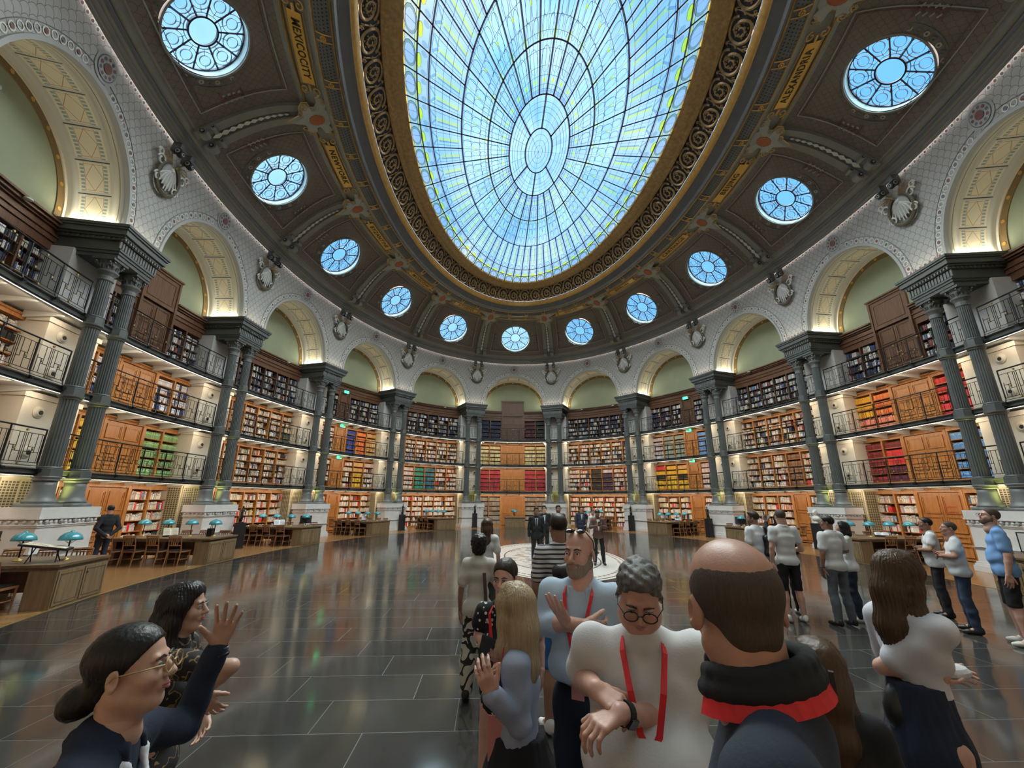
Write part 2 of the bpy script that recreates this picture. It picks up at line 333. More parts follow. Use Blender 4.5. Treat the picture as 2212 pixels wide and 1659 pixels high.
# spandrel wall (with arch openings), arch soffits, tympana
def arch_pts(q, n=49, h=HQ, H=AH, dz=0.):
    ph = np.linspace(PI, 0, n); return q + h*np.cos(ph), ZS + dz + H*np.sin(ph)
def spandrel(q):
    mb = MB(); aq, az = arch_pts(q); cols = [(x, ZS) for x in np.linspace(q-.5, q-HQ, 5)[:-1]] + list(zip(aq, az)) + [(x, ZS) for x in np.linspace(q+HQ, q+.5, 5)[1:]]
    P = []; U = []
    for x, z0 in cols:
        zz = np.linspace(z0, 13.2, 12); P.append(M(np.full(12, x), WOFF(zz), zz)); U.append(np.stack([np.full(12, (x)*6.3), zz], -1))
    mb.grid(np.array(P), 'scale_plaster', uv=np.array(U))
    # plain architrave band round the arch, a touch proud of the wall
    def ring(h0, h1, d, m):
        q0, z0 = arch_pts(q, 49, HQ + h0*UQ, AH + h0, 0); q1, z1 = arch_pts(q, 49, HQ + h1*UQ, AH + h1, 0)
        mb.grid(np.stack([M(q0, WOFF(z0)-d, z0), M(q1, WOFF(z1)-d, z1)], 0), m, flip=True)
        mb.grid(np.stack([M(q1, WOFF(z1)-d, z1), M(q1, WOFF(z1), z1)], 0), m, flip=True)
        mb.grid(np.stack([M(q0, WOFF(z0)-d, z0), M(q0, WOFF(z0)+.1, z0)], 0), m)
    ring(-.03, .07, .05, 'ornament'); ring(.31, .325, .012, 'ornament_dark')
    # painted beading: discs and rings along the arch and under the cornice
    def disc(qq, z, r, d, m, n=8, rin=0):
        a = np.linspace(0, 2*PI, n, endpoint=False); o = WOFF(z) - d
        if rin: mb.grid(np.stack([M(qq + r*np.cos(a)*UQ, WOFF(z + r*np.sin(a))-d, z + r*np.sin(a)), M(qq + rin*np.cos(a)*UQ, WOFF(z+rin*np.sin(a))-d, z + rin*np.sin(a))], 0), m, wrap=True)
        else: mb.poly(M(qq + r*np.cos(a)*UQ, WOFF(z + r*np.sin(a))-d, z + r*np.sin(a)), m)
    n = 36
    for i in range(n):
        ph = PI*(i+.5)/n
        if abs(i+.5-n/2) < 2: continue
        qq = q + (HQ + .19*UQ)*math.cos(ph); z = ZS + (AH + .19)*math.sin(ph)
        disc(qq, z, .10, .014, 'ribbon', 10, .07)
        if i % 2: disc(qq, z, .05, .02, 'ornament_red' if i % 4 == 1 else 'ornament_dark', 6)
    for i in range(30):
        x = -3.1 + 6.2*(i+.5)/30
        if abs(x) < .45 or abs(x) > 2.75: continue
        disc(q + x*UQ, 13.03, .07, .014, 'ribbon', 8, .05); disc(q + x*UQ, 13.03, .04, .02, 'ornament_dark' if i % 2 else 'ornament_red', 6)
    z = 12.62
    disc(q, z, .40, .02, 'ornament', 24, .33); disc(q, z, .33, .015, 'ornament_dark', 20, .30); disc(q, z, .30, .03, 'ornament', 20, .13); disc(q, z, .13, .05, 'ornament_red', 12)
    for k in range(10):
        a = 2*PI*k/10; disc(q + .225*math.cos(a)*UQ, z + .225*math.sin(a), .05, .04, 'ornament_red' if k % 2 else 'ornament_dark', 6)
    # little framed panel above each impost, ochre bead row
    for x in (-.5, .5):
        for dx in np.linspace(-.55, .55, 7):
            if (x < 0) == (dx > 0) or dx == 0: disc(q + x + dx*UQ, 9.68, .045, .02, 'ornament_red', 6)
    return mb
def soffit(q):
    mb = MB(); n = 49; ph = np.linspace(PI, 0, n); L = np.linspace(0, 9, n)
    aq, az = q + HQ*np.cos(ph), ZS + AH*np.sin(ph); us = np.array([0, .06, .06, .12, .21, .21, .27, .83, .83, .9, 1.0]); ins = np.array([0, 0, .035, .035, .035, .0, 0, 0, .03, .03, .03])
    P = []; U = []
    for u, i_ in zip(us, ins):
        hq, hh = HQ - i_*UQ, AH - i_; x = q + hq*np.cos(ph); z = ZS + hh*np.sin(ph); w = WOFF(az); P.append(M(x, w + (1.93 - w)*u, z)); U.append(np.stack([np.full(n, u), L], -1))
    mb.grid(np.array(P), 'soffit_panels', uv=np.array(U), flip=True); return mb
def tympanum(q):
    mb = MB(); xs = np.linspace(-.5, .5, 25); mb.grid(np.stack([M(q+xs, 1.95, 9.2), M(q+xs, 1.95, 12.4)], 0), 'green_wall')
    def ring(a, b, d, m):
        q0, z0 = arch_pts(q, 41, HQ - a*UQ, AH - a); q1, z1 = arch_pts(q, 41, HQ - b*UQ, AH - b); mb.grid(np.stack([M(q0, 1.95-d, z0), M(q1, 1.95-d, z1)], 0), m)
        mb.grid(np.stack([M(q1, 1.95-d, z1), M(q1, 1.95, z1)], 0), m)
    ring(.0, .10, .06, 'stone'); ring(.10, .29, .03, 'band_brown')
    for i in range(11):
        ph = PI*(i+.35)/10.7; qq = q + (HQ-.195*UQ)*math.cos(ph); z = ZS + (AH-.195)*math.sin(ph); a = np.linspace(0, 2*PI, 8, endpoint=False)
        mb.poly(M(qq + .06*np.cos(a)*UQ, 1.95-.045, z + .06*np.sin(a)), 'gold_leaf')
    return mb
for q in range(-7, 9):
    struct(spandrel(q).build('wall_arcade', smooth=False)); struct(soffit(q).build('ceiling_arch', smooth=True)); struct(tympanum(q).build('wall_tympanum'))
# back wall behind the bookcases
mb = MB(); mb.grid(np.stack([M(qs, 2.4, 0), M(qs, 2.4, 9.6)], 0), 'stone', wrap=True)
mb.grid(np.stack([M(qs, 2.4, 9.2), M(qs, 1.9, 9.2)], 0), 'stone', wrap=True); struct(mb.build('wall_back'))
# cornice above the arches, and the cove
def ringmesh(prof, m, name, smooth=False, qn=257, uvs=None):
    mb = MB(); qs = np.linspace(-8, 8, qn)[:-1]; P = [M(qs, o, z) for o, z in prof]; mb.grid(np.array(P), m, wrap=True); return struct(mb.build(name, smooth=smooth))
ringmesh([(.06, 13.08), (-.02, 13.1), (-.02, 13.16), (-.12, 13.2), (-.12, 13.27), (-.22, 13.3), (-.26, 13.38), (-.26, 13.45), (-.38, 13.48), (-.42, 13.56), (-.46, 13.62), (-.5, 13.6), (-.6, 13.68)], 'grey_plaster', 'trim_2')
ringmesh([(-.235, 13.30), (-.28, 13.33), (-.28, 13.36), (-.235, 13.365)], 'dark_grey', 'trim_3')
COVE_O = [-.55, -.9, -1.3, -1.7, -2.1, -2.5, -2.9, -3.25, -3.5]
def COVE(o): return np.interp(-np.asarray(o), [.55, .9, 1.3, 1.7, 2.1, 2.5, 2.9, 3.25, 3.5], [13.62, 13.97, 14.36, 14.72, 15.02, 15.26, 15.44, 15.54, 15.58])
OC_O, OC_R = -1.66, 1.16          # oculus centre (offset) and radius
_oz = float(COVE(OC_O)); OC_TILT = math.atan2(COVE(-2.2)-COVE(-1.1), 1.1)
def cove_bay(q):
    # coffer surface with a round hole: polar grid from the hole edge to the bay's outline
    n = 64; th = np.linspace(0, 2*PI, n, endpoint=False); rows = 9
    nT = frame(q, OC_O, _oz); n_up = math.cos(OC_TILT), math.sin(OC_TILT)
    hx, hs = OC_R*np.cos(th), OC_R*np.sin(th)            # tangential metres, up-slope metres
    def edge(t):                                          # outline of the bay in (dq, off)
        c, s_ = math.cos(t), math.sin(t); ks = []
        if c: ks.append(.5/abs(c)/(1/4.9))
        return c, s_
    ox, oo = [], []
    for t in th:
        c, s_ = math.cos(t), math.sin(t)
        kx = 2.45/abs(c) if abs(c) > 1e-6 else 1e9; kr = ((OC_O+3.5) if s_ > 0 else (-.55-OC_O))/abs(s_)*1.0 if abs(s_) > 1e-6 else 1e9
        k = min(kx, kr); ox.append(k*c/2.45*.5); oo.append(OC_O - k*s_)
    ox, oo = np.array(ox), np.clip(np.array(oo), -3.5, -.55)
    wq = 1/float(np.linalg.norm(M(q+.05, OC_O, 0)-M(q-.05, OC_O, 0))*10)
    hq, ho = hx*wq, OC_O - hs*math.cos(OC_TILT)
    hz = _oz + hs*math.sin(OC_TILT)
    P, U = [], []
    for i in range(rows):
        k = i/(rows-1); qq = hq*(1-k) + ox*k; o = ho*(1-k) + oo*k; z = COVE(o)*min(1, k*3) + hz*(1-min(1, k*3))
        P.append(M(q+qq, o, z)); U.append(np.stack([qq/wq, -o*1.3], -1))
    return np.array(P), np.array(U), wq
for q in range(-7, 9):
    mb = MB(); P, U, wq = cove_bay(q); mb.grid(P, 'coffer_plaster', uv=U, wrap=True); struct(mb.build('ceiling_coffer', smooth=True))
# oculus windows
def oculus_T(q):
    T = frame(q, OC_O, _oz); X = Vector(T.col[0][:3]); out_ = Vector(T.col[1][:3]); up = (-out_*math.cos(OC_TILT) + Vector((0, 0, 1))*math.sin(OC_TILT)); n = X.cross(up)
    if n.z < 0: n = -n
    return Matrix(((X.x, up.x, n.x, T[0][3]), (X.y, up.y, n.y, T[1][3]), (X.z, up.z, n.z, T[2][3]), (0, 0, 0, 1)))
def circ(mb, c, r0, r1, z0, z1, m, n=24, tint=None):
    a = np.linspace(0, 2*PI, n, endpoint=False)
    rg = [(r0, z0), (r1, z0), (r1, z1), (r0, z1)]; P = np.array([np.stack([c[0]+r*np.cos(a), c[1]+r*np.sin(a), 0*a+z], -1) for r, z in rg+rg[:1]]); mb.grid(P, m, tint, wrap=True)
win0 = None
for i, q in enumerate(range(-7, 9)):
    e = bpy.data.objects.new('window_%d' % (i+2), None); COL.objects.link(e); e.matrix_world = oculus_T(q); e['kind'] = 'structure'
    if win0 is None:
        mb = local(MB()); circ(mb, (0, 0), OC_R-.02, OC_R+.0, 0, .27, 'reveal_glass', 48); a = mb.build('reveal', e)
        mb = local(MB()); circ(mb, (0, 0), OC_R+.30, OC_R+.34, -.05, .06, 'ornament_dark', 48); circ(mb, (0, 0), OC_R-.01, OC_R+.05, -.06, .1, 'grey_plaster', 48)
        for k in range(36):
            t = 2*PI*k/36; circ(mb, ((OC_R+.17)*math.cos(t), (OC_R+.17)*math.sin(t)), .035, .075, -.035, .05, 'ornament' if k % 2 else 'ornament_dark', 8)
        b_ = mb.build('moulded_frame', e)
        mb = local(MB()); zz = .22; k = 24; aa = np.linspace(0, 2*PI, 61)[:-1]
        mb.poly([(OC_R*math.cos(t), OC_R*math.sin(t), zz+.03) for t in aa], 'stained', (.46, .70, .84))
        for j in range(10):
            t = 2*PI*(j+.5)/10
            for rr, tt in ((.27, (.98, 1.0, 1.02)), (.155, (.92, .98, 1.0))):
                c_ = (.84*math.cos(t), .84*math.sin(t)); mb.poly([(c_[0]+rr*math.cos(x), c_[1]+rr*math.sin(x), zz+.02-.005*(rr < .2)) for x in np.linspace(0, 2*PI, 19)[:-1]], 'stained', tt)
        g_ = mb.build('glass', e)
        mb = local(MB()); circ(mb, (0, 0), .37, .42, zz-.03, zz+.03, 'lead', 36); circ(mb, (0, 0), .49, .505, zz-.01, zz+.02, 'lead', 30); circ(mb, (0, 0), OC_R-.05, OC_R, zz-.03, zz+.03, 'lead', 48)
        for j in range(10):
            t = 2*PI*j/10; mb.bar((.42*math.cos(t), .42*math.sin(t), zz), (1.14*math.cos(t), 1.14*math.sin(t), zz), .029, 'lead')
            t = 2*PI*(j+.5)/10; c_ = (.84*math.cos(t), .84*math.sin(t)); circ(mb, c_, .262, .277, zz-.01, zz+.02, 'lead', 20); circ(mb, c_, .15, .162, zz-.01, zz+.02, 'lead', 16)
            for s_ in (.505, .69), (.99, 1.11): mb.bar((s_[0]*math.cos(t), s_[0]*math.sin(t), zz), (s_[1]*math.cos(t), s_[1]*math.sin(t), zz), .008, 'lead')
        l_ = mb.build('leading', e); win0 = [a, b_, g_, l_]
    else:
        for o in win0:
            c = o.copy(); COL.objects.link(c); c.parent = e
# panel borders, Greek-key blocks on the coffers
for q in range(-7, 9):
    mb = MB()
    def line(pts, w=.03, m='ornament', d=.02):
        for (x0, o0), (x1, o1) in zip(pts[:-1], pts[1:]):
            k = 6; xs = np.linspace(x0, x1, k); os_ = np.linspace(o0, o1, k)
            mb.tube(M(q+xs, os_, COVE(os_)-d), w/2, m, 4)
    for i_, mm, w in ((0, 'ornament', .045), (.10, 'ornament_red', .025)):
        line([(-.36+i_*.15, -.82-i_), (-.33+i_*.15, -3.15+i_), (.33-i_*.15, -3.15+i_), (.36-i_*.15, -.82-i_), (-.36+i_*.15, -.82-i_)], w, mm)
    for sg in (-1, 1):
        for a_ in np.linspace(-.19, .19, 4):
            for b2 in (0, 1, 2):
                x = sg*(.305 + b2*.02); mb.tube(M([q+x, q+x+sg*.012], [OC_O+a_-.04, OC_O+a_+.04], COVE(OC_O+a_)-.03), .03, 'ornament_red' if b2 % 2 else 'ornament', 4)
        for a_ in (-.27, .27): line([(sg*.29, OC_O+a_), (sg*.36, OC_O+a_)], .04, 'ornament_red')
    struct(mb.build('trim_4'))
# ribs between the coffers
for q in range(-7, 9):
    r = thing('ceiling_rib', 'x', 'ceiling rib'); del r['category']; r['kind'] = 'structure'; del r['label']
    k = q + .5; os_ = np.array([-.5, -.7]+list(np.linspace(-.9, -3.4, 14))); z = COVE(os_)
    mb = MB()
    for x0, x1, d in ((-.46, -.16, .16), (.16, .46, .16), (-.16, .16, .09)):
        P = [M(k+x0*UQ, os_, z+.1), M(k+x0*UQ, os_, z-d), M(k+x1*UQ, os_, z-d), M(k+x1*UQ, os_, z+.1)]; mb.grid(np.array(P), 'grey_plaster' if d > .1 else 'dark_grey')
    mb.build('rib_bands', r)
    mb = MB(); oo = np.linspace(-.95, -2.9, 11)
    for i, o in enumerate(oo):
        h = .14*(1-.04*i); w = .115*(1-.05*i)
        mb.poly([M(k, o-h, COVE(o-h)-.11), M(k+w*UQ, o, COVE(o)-.11), M(k, o+h, COVE(o+h)-.11), M(k-w*UQ, o, COVE(o)-.11)] if 0 else np.array([M(k, o-h, COVE(o-h)-.135), M(k-w*UQ, o, COVE(o)-.135), M(k, o+h, COVE(o+h)-.135), M(k+w*UQ, o, COVE(o)-.135)]), 'ribbon')
        if i < 10:
            c0 = (oo[i]+oo[i+1])/2
            for sx in (-1, 1): mb.tube(np.array([M(k-.07*UQ*sx, c0-.07, COVE(c0-.07)-.11), M(k+.07*UQ*sx, c0+.07, COVE(c0+.07)-.11)]), .012, 'ornament', 4)
    mb.build('rib_lozenges', r)
    mb = MB()
    for sx in (-.31, .31):
        for (o, rr) in ((-.72, .15), (-.98, .08)):
            zc = float(COVE(o)) - .20; T = frame(k + sx*UQ, o, zc)
            T = T @ Matrix.Rotation(PI/2, 4, 'Y'); mb.lathe([(rr, -.13), (rr, .13)], 'grey_plaster', 14, T); mb.lathe([(rr*.55, -.15), (rr*.55, .15)], 'black', 10, T); mb.lathe([(rr*.3, -.16), (rr*.3, .16)], 'ornament', 8, T)
    mb.build('scroll_bracket', r)
# crown rings: name frieze, lattice band, dark fascia, gold lips, rinceau cove, gold rim
ringmesh([(-3.4, 15.60), (-3.5, 15.50), (-3.62, 15.50), (-3.66, 15.56), (-4.30, 15.50), (-4.36, 15.42), (-4.48, 15.42)], 'grey_plaster', 'trim_5')
ringmesh([(-4.48, 15.40), (-4.55, 15.36), (-4.75, 15.34), (-4.95, 15.40), (-5.02, 15.46)], 'dark_grey', 'trim_6', True)
for o, z in ((-4.5, 15.37), (-4.99, 15.43), (-3.62, 15.49)): ringmesh([(o+.035, z+.02), (o, z-.03), (o-.035, z+.02)], 'gold', 'trim_7')
ringmesh([(-5.02, 15.46), (-5.05, 15.42), (-5.12, 15.42), (-5.18, 15.52), (-5.45, 15.68), (-5.52, 15.70)], 'dark_grey', 'trim_8')
ringmesh([(-5.52, 15.70), (-5.54, 15.74), (-5.60, 15.74), (-5.64, 15.84), (-5.70, 15.88), (-5.72, 15.96)], 'gold', 'trim_9', True)
RIN = [(-5.72, 15.98), (-5.84, 16.06), (-5.98, 16.18), (-6.12, 16.34), (-6.24, 16.52), (-6.30, 16.66)]
ringmesh(RIN, 'black', 'trim_10', True)
ringmesh([(-6.28, 16.62), (-6.34, 16.56), (-6.40, 16.62), (-6.46, 16.56), (-6.56, 16.60), (-6.60, 16.66), (-6.74, 16.62), (-6.86, 16.70), (-6.92, 16.66), (-7.02, 16.72), (-7.05, 16.8)], 'gold_dark', 'trim_11', True)
# gilded rinceaux: S-scrolls with leaf sprays
def RINP(q, s, d=.04):            # s 0..1 across the band
    o = np.interp(s, np.linspace(0, 1, 6), [p[0] for p in RIN]); z = np.interp(s, np.linspace(0, 1, 6), [p[1] for p in RIN]); return M(q, o + d*.7, z - d*.7)
nS = 64
for kbay in range(16):
    mb = MB()
    for j in range(4):
        q0 = -7.5 + kbay + (j+.5)/4 - 8*0; w = .25; up = j % 2
        t = np.linspace(0, 1, 26)
        # main oval scroll
        a = t*2*PI*1.12 + .3; rr = np.interp(t, [0, .75, 1], [1, .95, .35]); cx = q0 + w*.40*rr*np.cos(a); cs = .52 + .42*rr*np.sin(a)
        mb.tube(RINP(cx, cs), .055, 'gold_dark', 5)
        a = t*2*PI*1.1 + 1.0; rr = np.interp(t, [0, 1], [.62, .12]); mb.tube(RINP(q0 + w*.36*rr*np.cos(a), .50 + .40*rr*np.sin(a)), .036, 'gold_dark', 4)
        for k in range(7):
            a = .5 + k*.85; r0 = .30; c = RINP(q0 + w*.34*r0*1.3*math.cos(a), .5+.42*r0*1.3*math.sin(a)); mb.ball(c, .055, 'gold_dark', 5, 4)
            for a2 in (a+.5, a-.4): mb.ball(RINP(q0 + w*.22*math.cos(a2), .5+.26*math.sin(a2)), .035, 'gold_dark', 4, 3)
        # connecting motif
        mb.tube(RINP(np.array([q0+w*.5, q0+w*.46, q0+w*.54, q0+w*.5]), np.array([.04, .3, .62, .96])), .03, 'gold_dark', 4)
        for s_ in (.12, .5, .88): mb.ball(RINP(q0+w*.5, s_), .06, 'gold_dark', 6, 4)
        for s_ in (.2, .8):
            for sg in (-1, 1): mb.tube(RINP(np.array([q0+w*.5, q0+w*(.5+.07*sg), q0+w*(.5+.09*sg)]), np.array([s_, s_+.05, s_-.05])), .022, 'gold_dark', 4)
    o = struct(mb.build('trim_12'))
# lattice insets with rosette spacers
for q in range(-7, 9):
    mb = MB()
    for j in range(3):
        c = q - .5 + (j+.5)/3; hw = .5/3*.80
        def lp(x, s): o = np.interp(s, [0, .5, 1], [-4.53, -4.74, -4.97]); z = np.interp(s, [0, .5, 1], [15.345, 15.325, 15.39]); return M(x, o, z)
        xs = np.linspace(c-hw, c+hw, 6)
        for r_ in range(4):
            nn = 11
            for i in range(nn):
                x = c - hw + 2*hw*(i + (.25 if r_ % 2 else .75)*1)/(nn+.2); s_ = .14 + .24*r_; dx = hw/nn*.48; ds = .062
                mb.poly([lp(x-dx, s_), lp(x, s_-ds), lp(x+dx, s_), lp(x, s_+ds)], 'black'); 
        for e_ in (c-hw-.008, c+hw+.008): mb.tube([lp(e_, s_)-[0, 0, .01] for s_ in (0, .5, 1)], .022, 'gold', 4)
        cc = lp(c + .5/3, .5)
        for k in range(8):
            a = 2*PI*k/8; mb.ball(cc + np.array([.07*math.cos(a), .07*math.sin(a), -.02]), .033, 'gold', 5, 4)
        mb.ball(cc-[0, 0, .02], .04, 'gold', 6, 4)
    struct(mb.build('trim_13'))
# city name plates
NAMES = {-6: 'ROME', -5: 'MEXICOCITY', -4: 'NEWYORK', -3: 'BYZANTINE', -2: 'MOSCOW', -1: 'ATHENS', 1: 'DELHI', 2: 'BERLIN', 3: 'CARTHAGE', 4: 'BEIJING', 5: 'ALEXANDRIA'}
del NAMES[-6]
for q in range(-6, 7):
    z0 = 15.475; mb = MB(); o0, o1 = -3.78, -4.16; wd = .235
    lab = NAMES.get(q)
    t = thing('name_plaque', ('gilded ceiling plaque lettered %s above a round window' % lab) if lab else ('plain gilded scroll ornament above the round window over the far centre bay' if q == 0 else 'plain gilded scroll ornament at the %s end of the name frieze' % ('left' if q < 0 else 'right')), 'plaque', M(q, -3.97, z0))
    if lab:
        xs = np.linspace(-wd, wd, 9); P = [M(q+xs, o, z) for o, z in ((o0, z0+.06), (o0, z0-.02), (o1, z0-.02), (o1, z0+.06))]; mb.grid(np.array(P), 'gold_leaf'); mb.build('plate', t)
        c = bpy.data.curves.new('lettering', 'FONT'); c.body = lab; c.size = .34; c.extrude = .004; c.offset = .006; c.align_x = 'CENTER'; c.align_y = 'CENTER'; c.space_character = 1.15
        dg = bpy.data.objects.new('tmp', c); COL.objects.link(dg); bpy.context.view_layer.update()
        me = bpy.data.meshes.new_from_object(dg.evaluated_get(bpy.context.evaluated_depsgraph_get())); bpy.data.objects.remove(dg)
        V = np.zeros(len(me.vertices)*3); me.vertices.foreach_get('co', V); V = V.reshape(-1, 3)
        wq = float(np.linalg.norm(M(q+.05, -3.97, 0)-M(q-.05, -3.97, 0))*10); sc = min(1.0, 2*wd*wq*.82/(V[:, 0].max()-V[:, 0].min()))
        # top of the letters towards the glass
        W_ = M(q + V[:, 0]*sc/wq, -3.97 - V[:, 1]*.92, z0 - .03 + 0*V[:, 0] - V[:, 2]*.5)
        me.vertices.foreach_set('co', (W_ - np.array(t.location)).ravel()); me.materials.clear(); me.materials.append(MATS['ink']); me.update()
        o = bpy.data.objects.new('lettering', me); COL.objects.link(o); o.parent = t
    mb = MB()
    ex = wd if lab else .12
    for sg in (-1, 1):
        for s2 in (-1, 1):
            a = np.linspace(0, 2*PI*1.1, 16); rr = np.linspace(.16, .04, 16)
            mb.tube(M(q + sg*(ex+.045) + rr*np.cos(a)*sg/5, -3.97 + s2*(.17) + rr*np.sin(a)*s2*.8, z0-.03), .024, 'gold', 4)
        mb.tube(M(q + sg*np.array([ex, ex+.02, ex+.05]), -3.97, z0-.04), .045, 'gold', 5)
        xs = np.array([ex, 0, -ex])*1.0
        mb.tube(M(q + np.array([-ex-.01, ex+.01]), -3.97+sg*.245, z0-.01), .014, 'gold', 4)
    mb.build('scrollwork', t)
# cartouches where the ribs meet the crown
cart0 = None
CR = {0: 'far right of centre'}
def cartouche(T, lab):
    t = thing('cartouche', lab, 'cartouche', T=T)
    mb = local(MB())
    out_ = [(0, -1.05), (.10, -.75), (.20, -.50), (.48, -.46), (.66, -.30), (.62, -.12), (.44, -.08), (.40, .05), (.58, .22), (.76, .20), (.80, .42), (.62, .58), (.40, .46), (.22, .62), (0, .68)]
    out_ = out_ + [(-x, y) for x, y in out_[::-1][1:-1]]
    V = [(x, y, 0) for x, y in out_] + [(x*.8, y*.8, -.12) for x, y in out_]; n = len(out_)
    mb.add(V + [(0, 0, -.16)], [(i, (i+1) % n, n+(i+1) % n, n+i) for i in range(n)] + [(n+i, n+(i+1) % n, 2*n) for i in range(n)], 'ornament'); mb.build('shield', t)
    mb = local(MB()); mb.ball((0, .02, -.15), (.22, .28, .05), 'copper_red', 12, 6); mb.build('painted_boss', t)
    mb = local(MB())
    for sx in (-1, 1):
        for (x, y, r_) in ((.62, .40, .14), (.52, -.28, .13), (.30, -.48, .09)):
            a = np.linspace(0, 2*PI*1.2, 14); rr = np.linspace(r_, r_*.25, 14); mb.tube(np.stack([sx*(x + rr*np.cos(a)), y + rr*np.sin(a), -.10+0*a], -1), .035, 'gold_dark', 5)
    mb.tube([(x, y, -.02) for x, y in out_], .022, 'gold', 4, closed=True); mb.build('gilt_scrolls', t); return t
where = {-6: 'at the left edge', -5: 'between the MEXICOCITY and NEWYORK plaques', -4: 'between the NEWYORK and BYZANTINE plaques', -3: 'between the BYZANTINE and MOSCOW plaques', -2: 'between the MOSCOW and ATHENS plaques', -1: 'between ATHENS and the far centre scroll ornament',
         0: 'between the far centre scroll ornament and DELHI', 1: 'between the DELHI and BERLIN plaques', 2: 'between the BERLIN and CARTHAGE plaques', 3: 'between the CARTHAGE and BEIJING plaques', 4: 'between the BEIJING and ALEXANDRIA plaques', 5: 'past the ALEXANDRIA plaque'}
for q in range(-6, 6):
    T = frame(q+.5, -3.85, 15.42); X, O = Vector(T.col[0][:3]), Vector(T.col[1][:3]); Z = Vector((0, 0, 1)); tl = .38
    Y = (-O*math.cos(tl) + Z*math.sin(tl)); Nn = X.cross(Y); 
    if Nn.z < 0: Nn = -Nn
    T2 = Matrix(((X.x, Y.x, Nn.x, T[0][3]), (X.y, Y.y, Nn.y, T[1][3]), (X.z, Y.z, Nn.z, T[2][3]), (0, 0, 0, 1)))
    if cart0 is None: cart0 = cartouche(T2, 'painted cartouche on the ceiling ' + where[q])
    else: c = copy_tree(cart0); c.matrix_world = T2; c['label'] = 'painted cartouche on the ceiling ' + where[q]
# ---------------------------------------------------------------- the glass skylight (flat, z = 16.74)
ZG = 16.74
sk = bpy.data.objects.new('window_1', None); COL.objects.link(sk); sk.location = (0, 0, ZG); sk['kind'] = 'structure'
def G(s, a, z=0.0): s, a, z = np.broadcast_arrays(np.asarray(s, float), np.asarray(a, float), np.asarray(z, float)); return np.stack([GB*1.012*s*np.sin(a), GA*1.012*s*np.cos(a), z], -1)
mb = local(MB()); rnd = random.Random(3)
def cell(s0, s1, a0, a1, tint, z=0., k=2): 
    aa = np.linspace(a0, a1, k+1)
    mb.add(np.concatenate([G(s0, aa, z), G(s1, aa, z)]), [(i, i+1, k+2+i, k+1+i) for i in range(k)], 'stained', tint)
def jit(c, v=.06): k = 1 + rnd.uniform(-v, v); return tuple(min(1, x*k) for x in c)
RS = [0, .105, .235, .405, .61, .84, .915, 1.0]
da = 2*PI/60
for i in range(60):
    a0, a1 = i*da, (i+1)*da; am = (a0+a1)/2
    cell(RS[6], 1.0, a0, a1, (.62, .68, .55)); cell(RS[5], RS[6], a0, a1, (.62, .70, .68)); cell(RS[4], RS[5], a0, a1, jit((.62, .76, .92)))
    # square tile with quartered medallion
    def ell(s, a, rs, ra, tint, z, n=14, ph=0): mb.poly(G(s + rs*np.cos(t_ := np.linspace(0, 2*PI, n, endpoint=False)+ph), a + ra*np.sin(t_), z), 'stained', tint)
    ell(.957, am, .037, .042, (.52, .58, .62), -.01); ell(.957, am, .028, .031, (1.75, 1.6, 2.5), -.02)
    for sg in (-1, 1): ell(.922+0, am+sg*.038, .006, .010, (1.3, 1.25, .35), -.015, 6); ell(.992, am+sg*.038, .006, .010, (1.3, 1.25, .35), -.015, 6)
    # yellow half ovals and scrollwork row
    ell(.902, am, .014, .026, (1.5, 1.4, .12), -.01, 12); ell(.868, am, .016, .02, (1.05, 1.05, 1.12), -.01, 10)
    for sg in (-1, 1): ell(.872, am+sg*.035, .018, .012, (.70, .78, .80), -.01, 10)
    # rod with a fork: yellow-green
    aw = .0105; mb.poly(G([.63, .63, .785, .785], [am-aw, am+aw, am+aw*.8, am-aw*.8], -.01), 'stained', (1.22, 1.12, .36))
    mb.poly(G([.64, .785, .785, .64], [am+aw, am+aw*.8, am+aw*1.6, am+aw*1.9], -.01), 'stained', (.55, .62, .62))
    for sg in (-1, 1):
        mb.poly(G([.778, .808, .822, .79], [am, am+sg*.026, am+sg*.036, am+sg*.004], -.011), 'stained', (1.35, 1.25, .33))
        mb.poly(G([.79, .822, .835, .80], [am+sg*.009, am+sg*.032, am+sg*.030, am], -.012), 'stained', (.60, .68, .66))
for i in range(30):
    a0, a1 = i*2*da, (i+1)*2*da; am = (a0+a1)/2
    cell(RS[3], RS[4], a0, a1, jit((.60, .80, .97), .1), 0, 3); cell(RS[2], RS[3], a0, a1, jit((.62, .82, .98), .1), 0, 3)
    for sg in (-1, 1):
        ell(.50, am+sg*.035, .035, .028, (.95, 1.02, 1.04), -.01, 12); ell(.565, am+sg*.045, .03, .03, (1.05, 1.0, 1.04), -.01, 12); ell(.445, am+sg*.05, .028, .03, (1.0, 1.05, 1.05), -.01, 12)
        mb.poly(G([.408, .408, .44, .44], [am+sg*.082, am+sg*.092, am+sg*.094, am+sg*.084], -.02), 'stained', (1.25, 1.2, .3))
    ell(.515, am, .0075, .012, (1.6, 1.5, .12), -.015, 8); ell(.585, am, .008, .014, (1.3, 1.2, .4), -.015, 5)
    ell(.285, am, .010, .030, (1.5, 1.45, .12), -.015, 5); ell(.248, am, .006, .075, (.72, .74, .76), -.01, 12); ell(.35, am, .04, .07, (1.05, 1.02, 1.02), -.01, 14)
for i in range(48):
    a0, a1 = i*2*PI/48, (i+1)*2*PI/48; am = (a0+a1)/2
    cell(RS[1], .17, a0, a1, jit((.66, .84, .96), .12)); cell(.17, RS[2], a0, a1, jit((.66, .83, .97), .06)); cell(.0, RS[1], a0, a1, jit((.64, .80, .96), .05))
    if i % 2 == 0: ell(.155, am, .022, .06, (.92, .90, 1.04) if i % 4 else (1.1, 1.05, 1.06), -.01, 10)
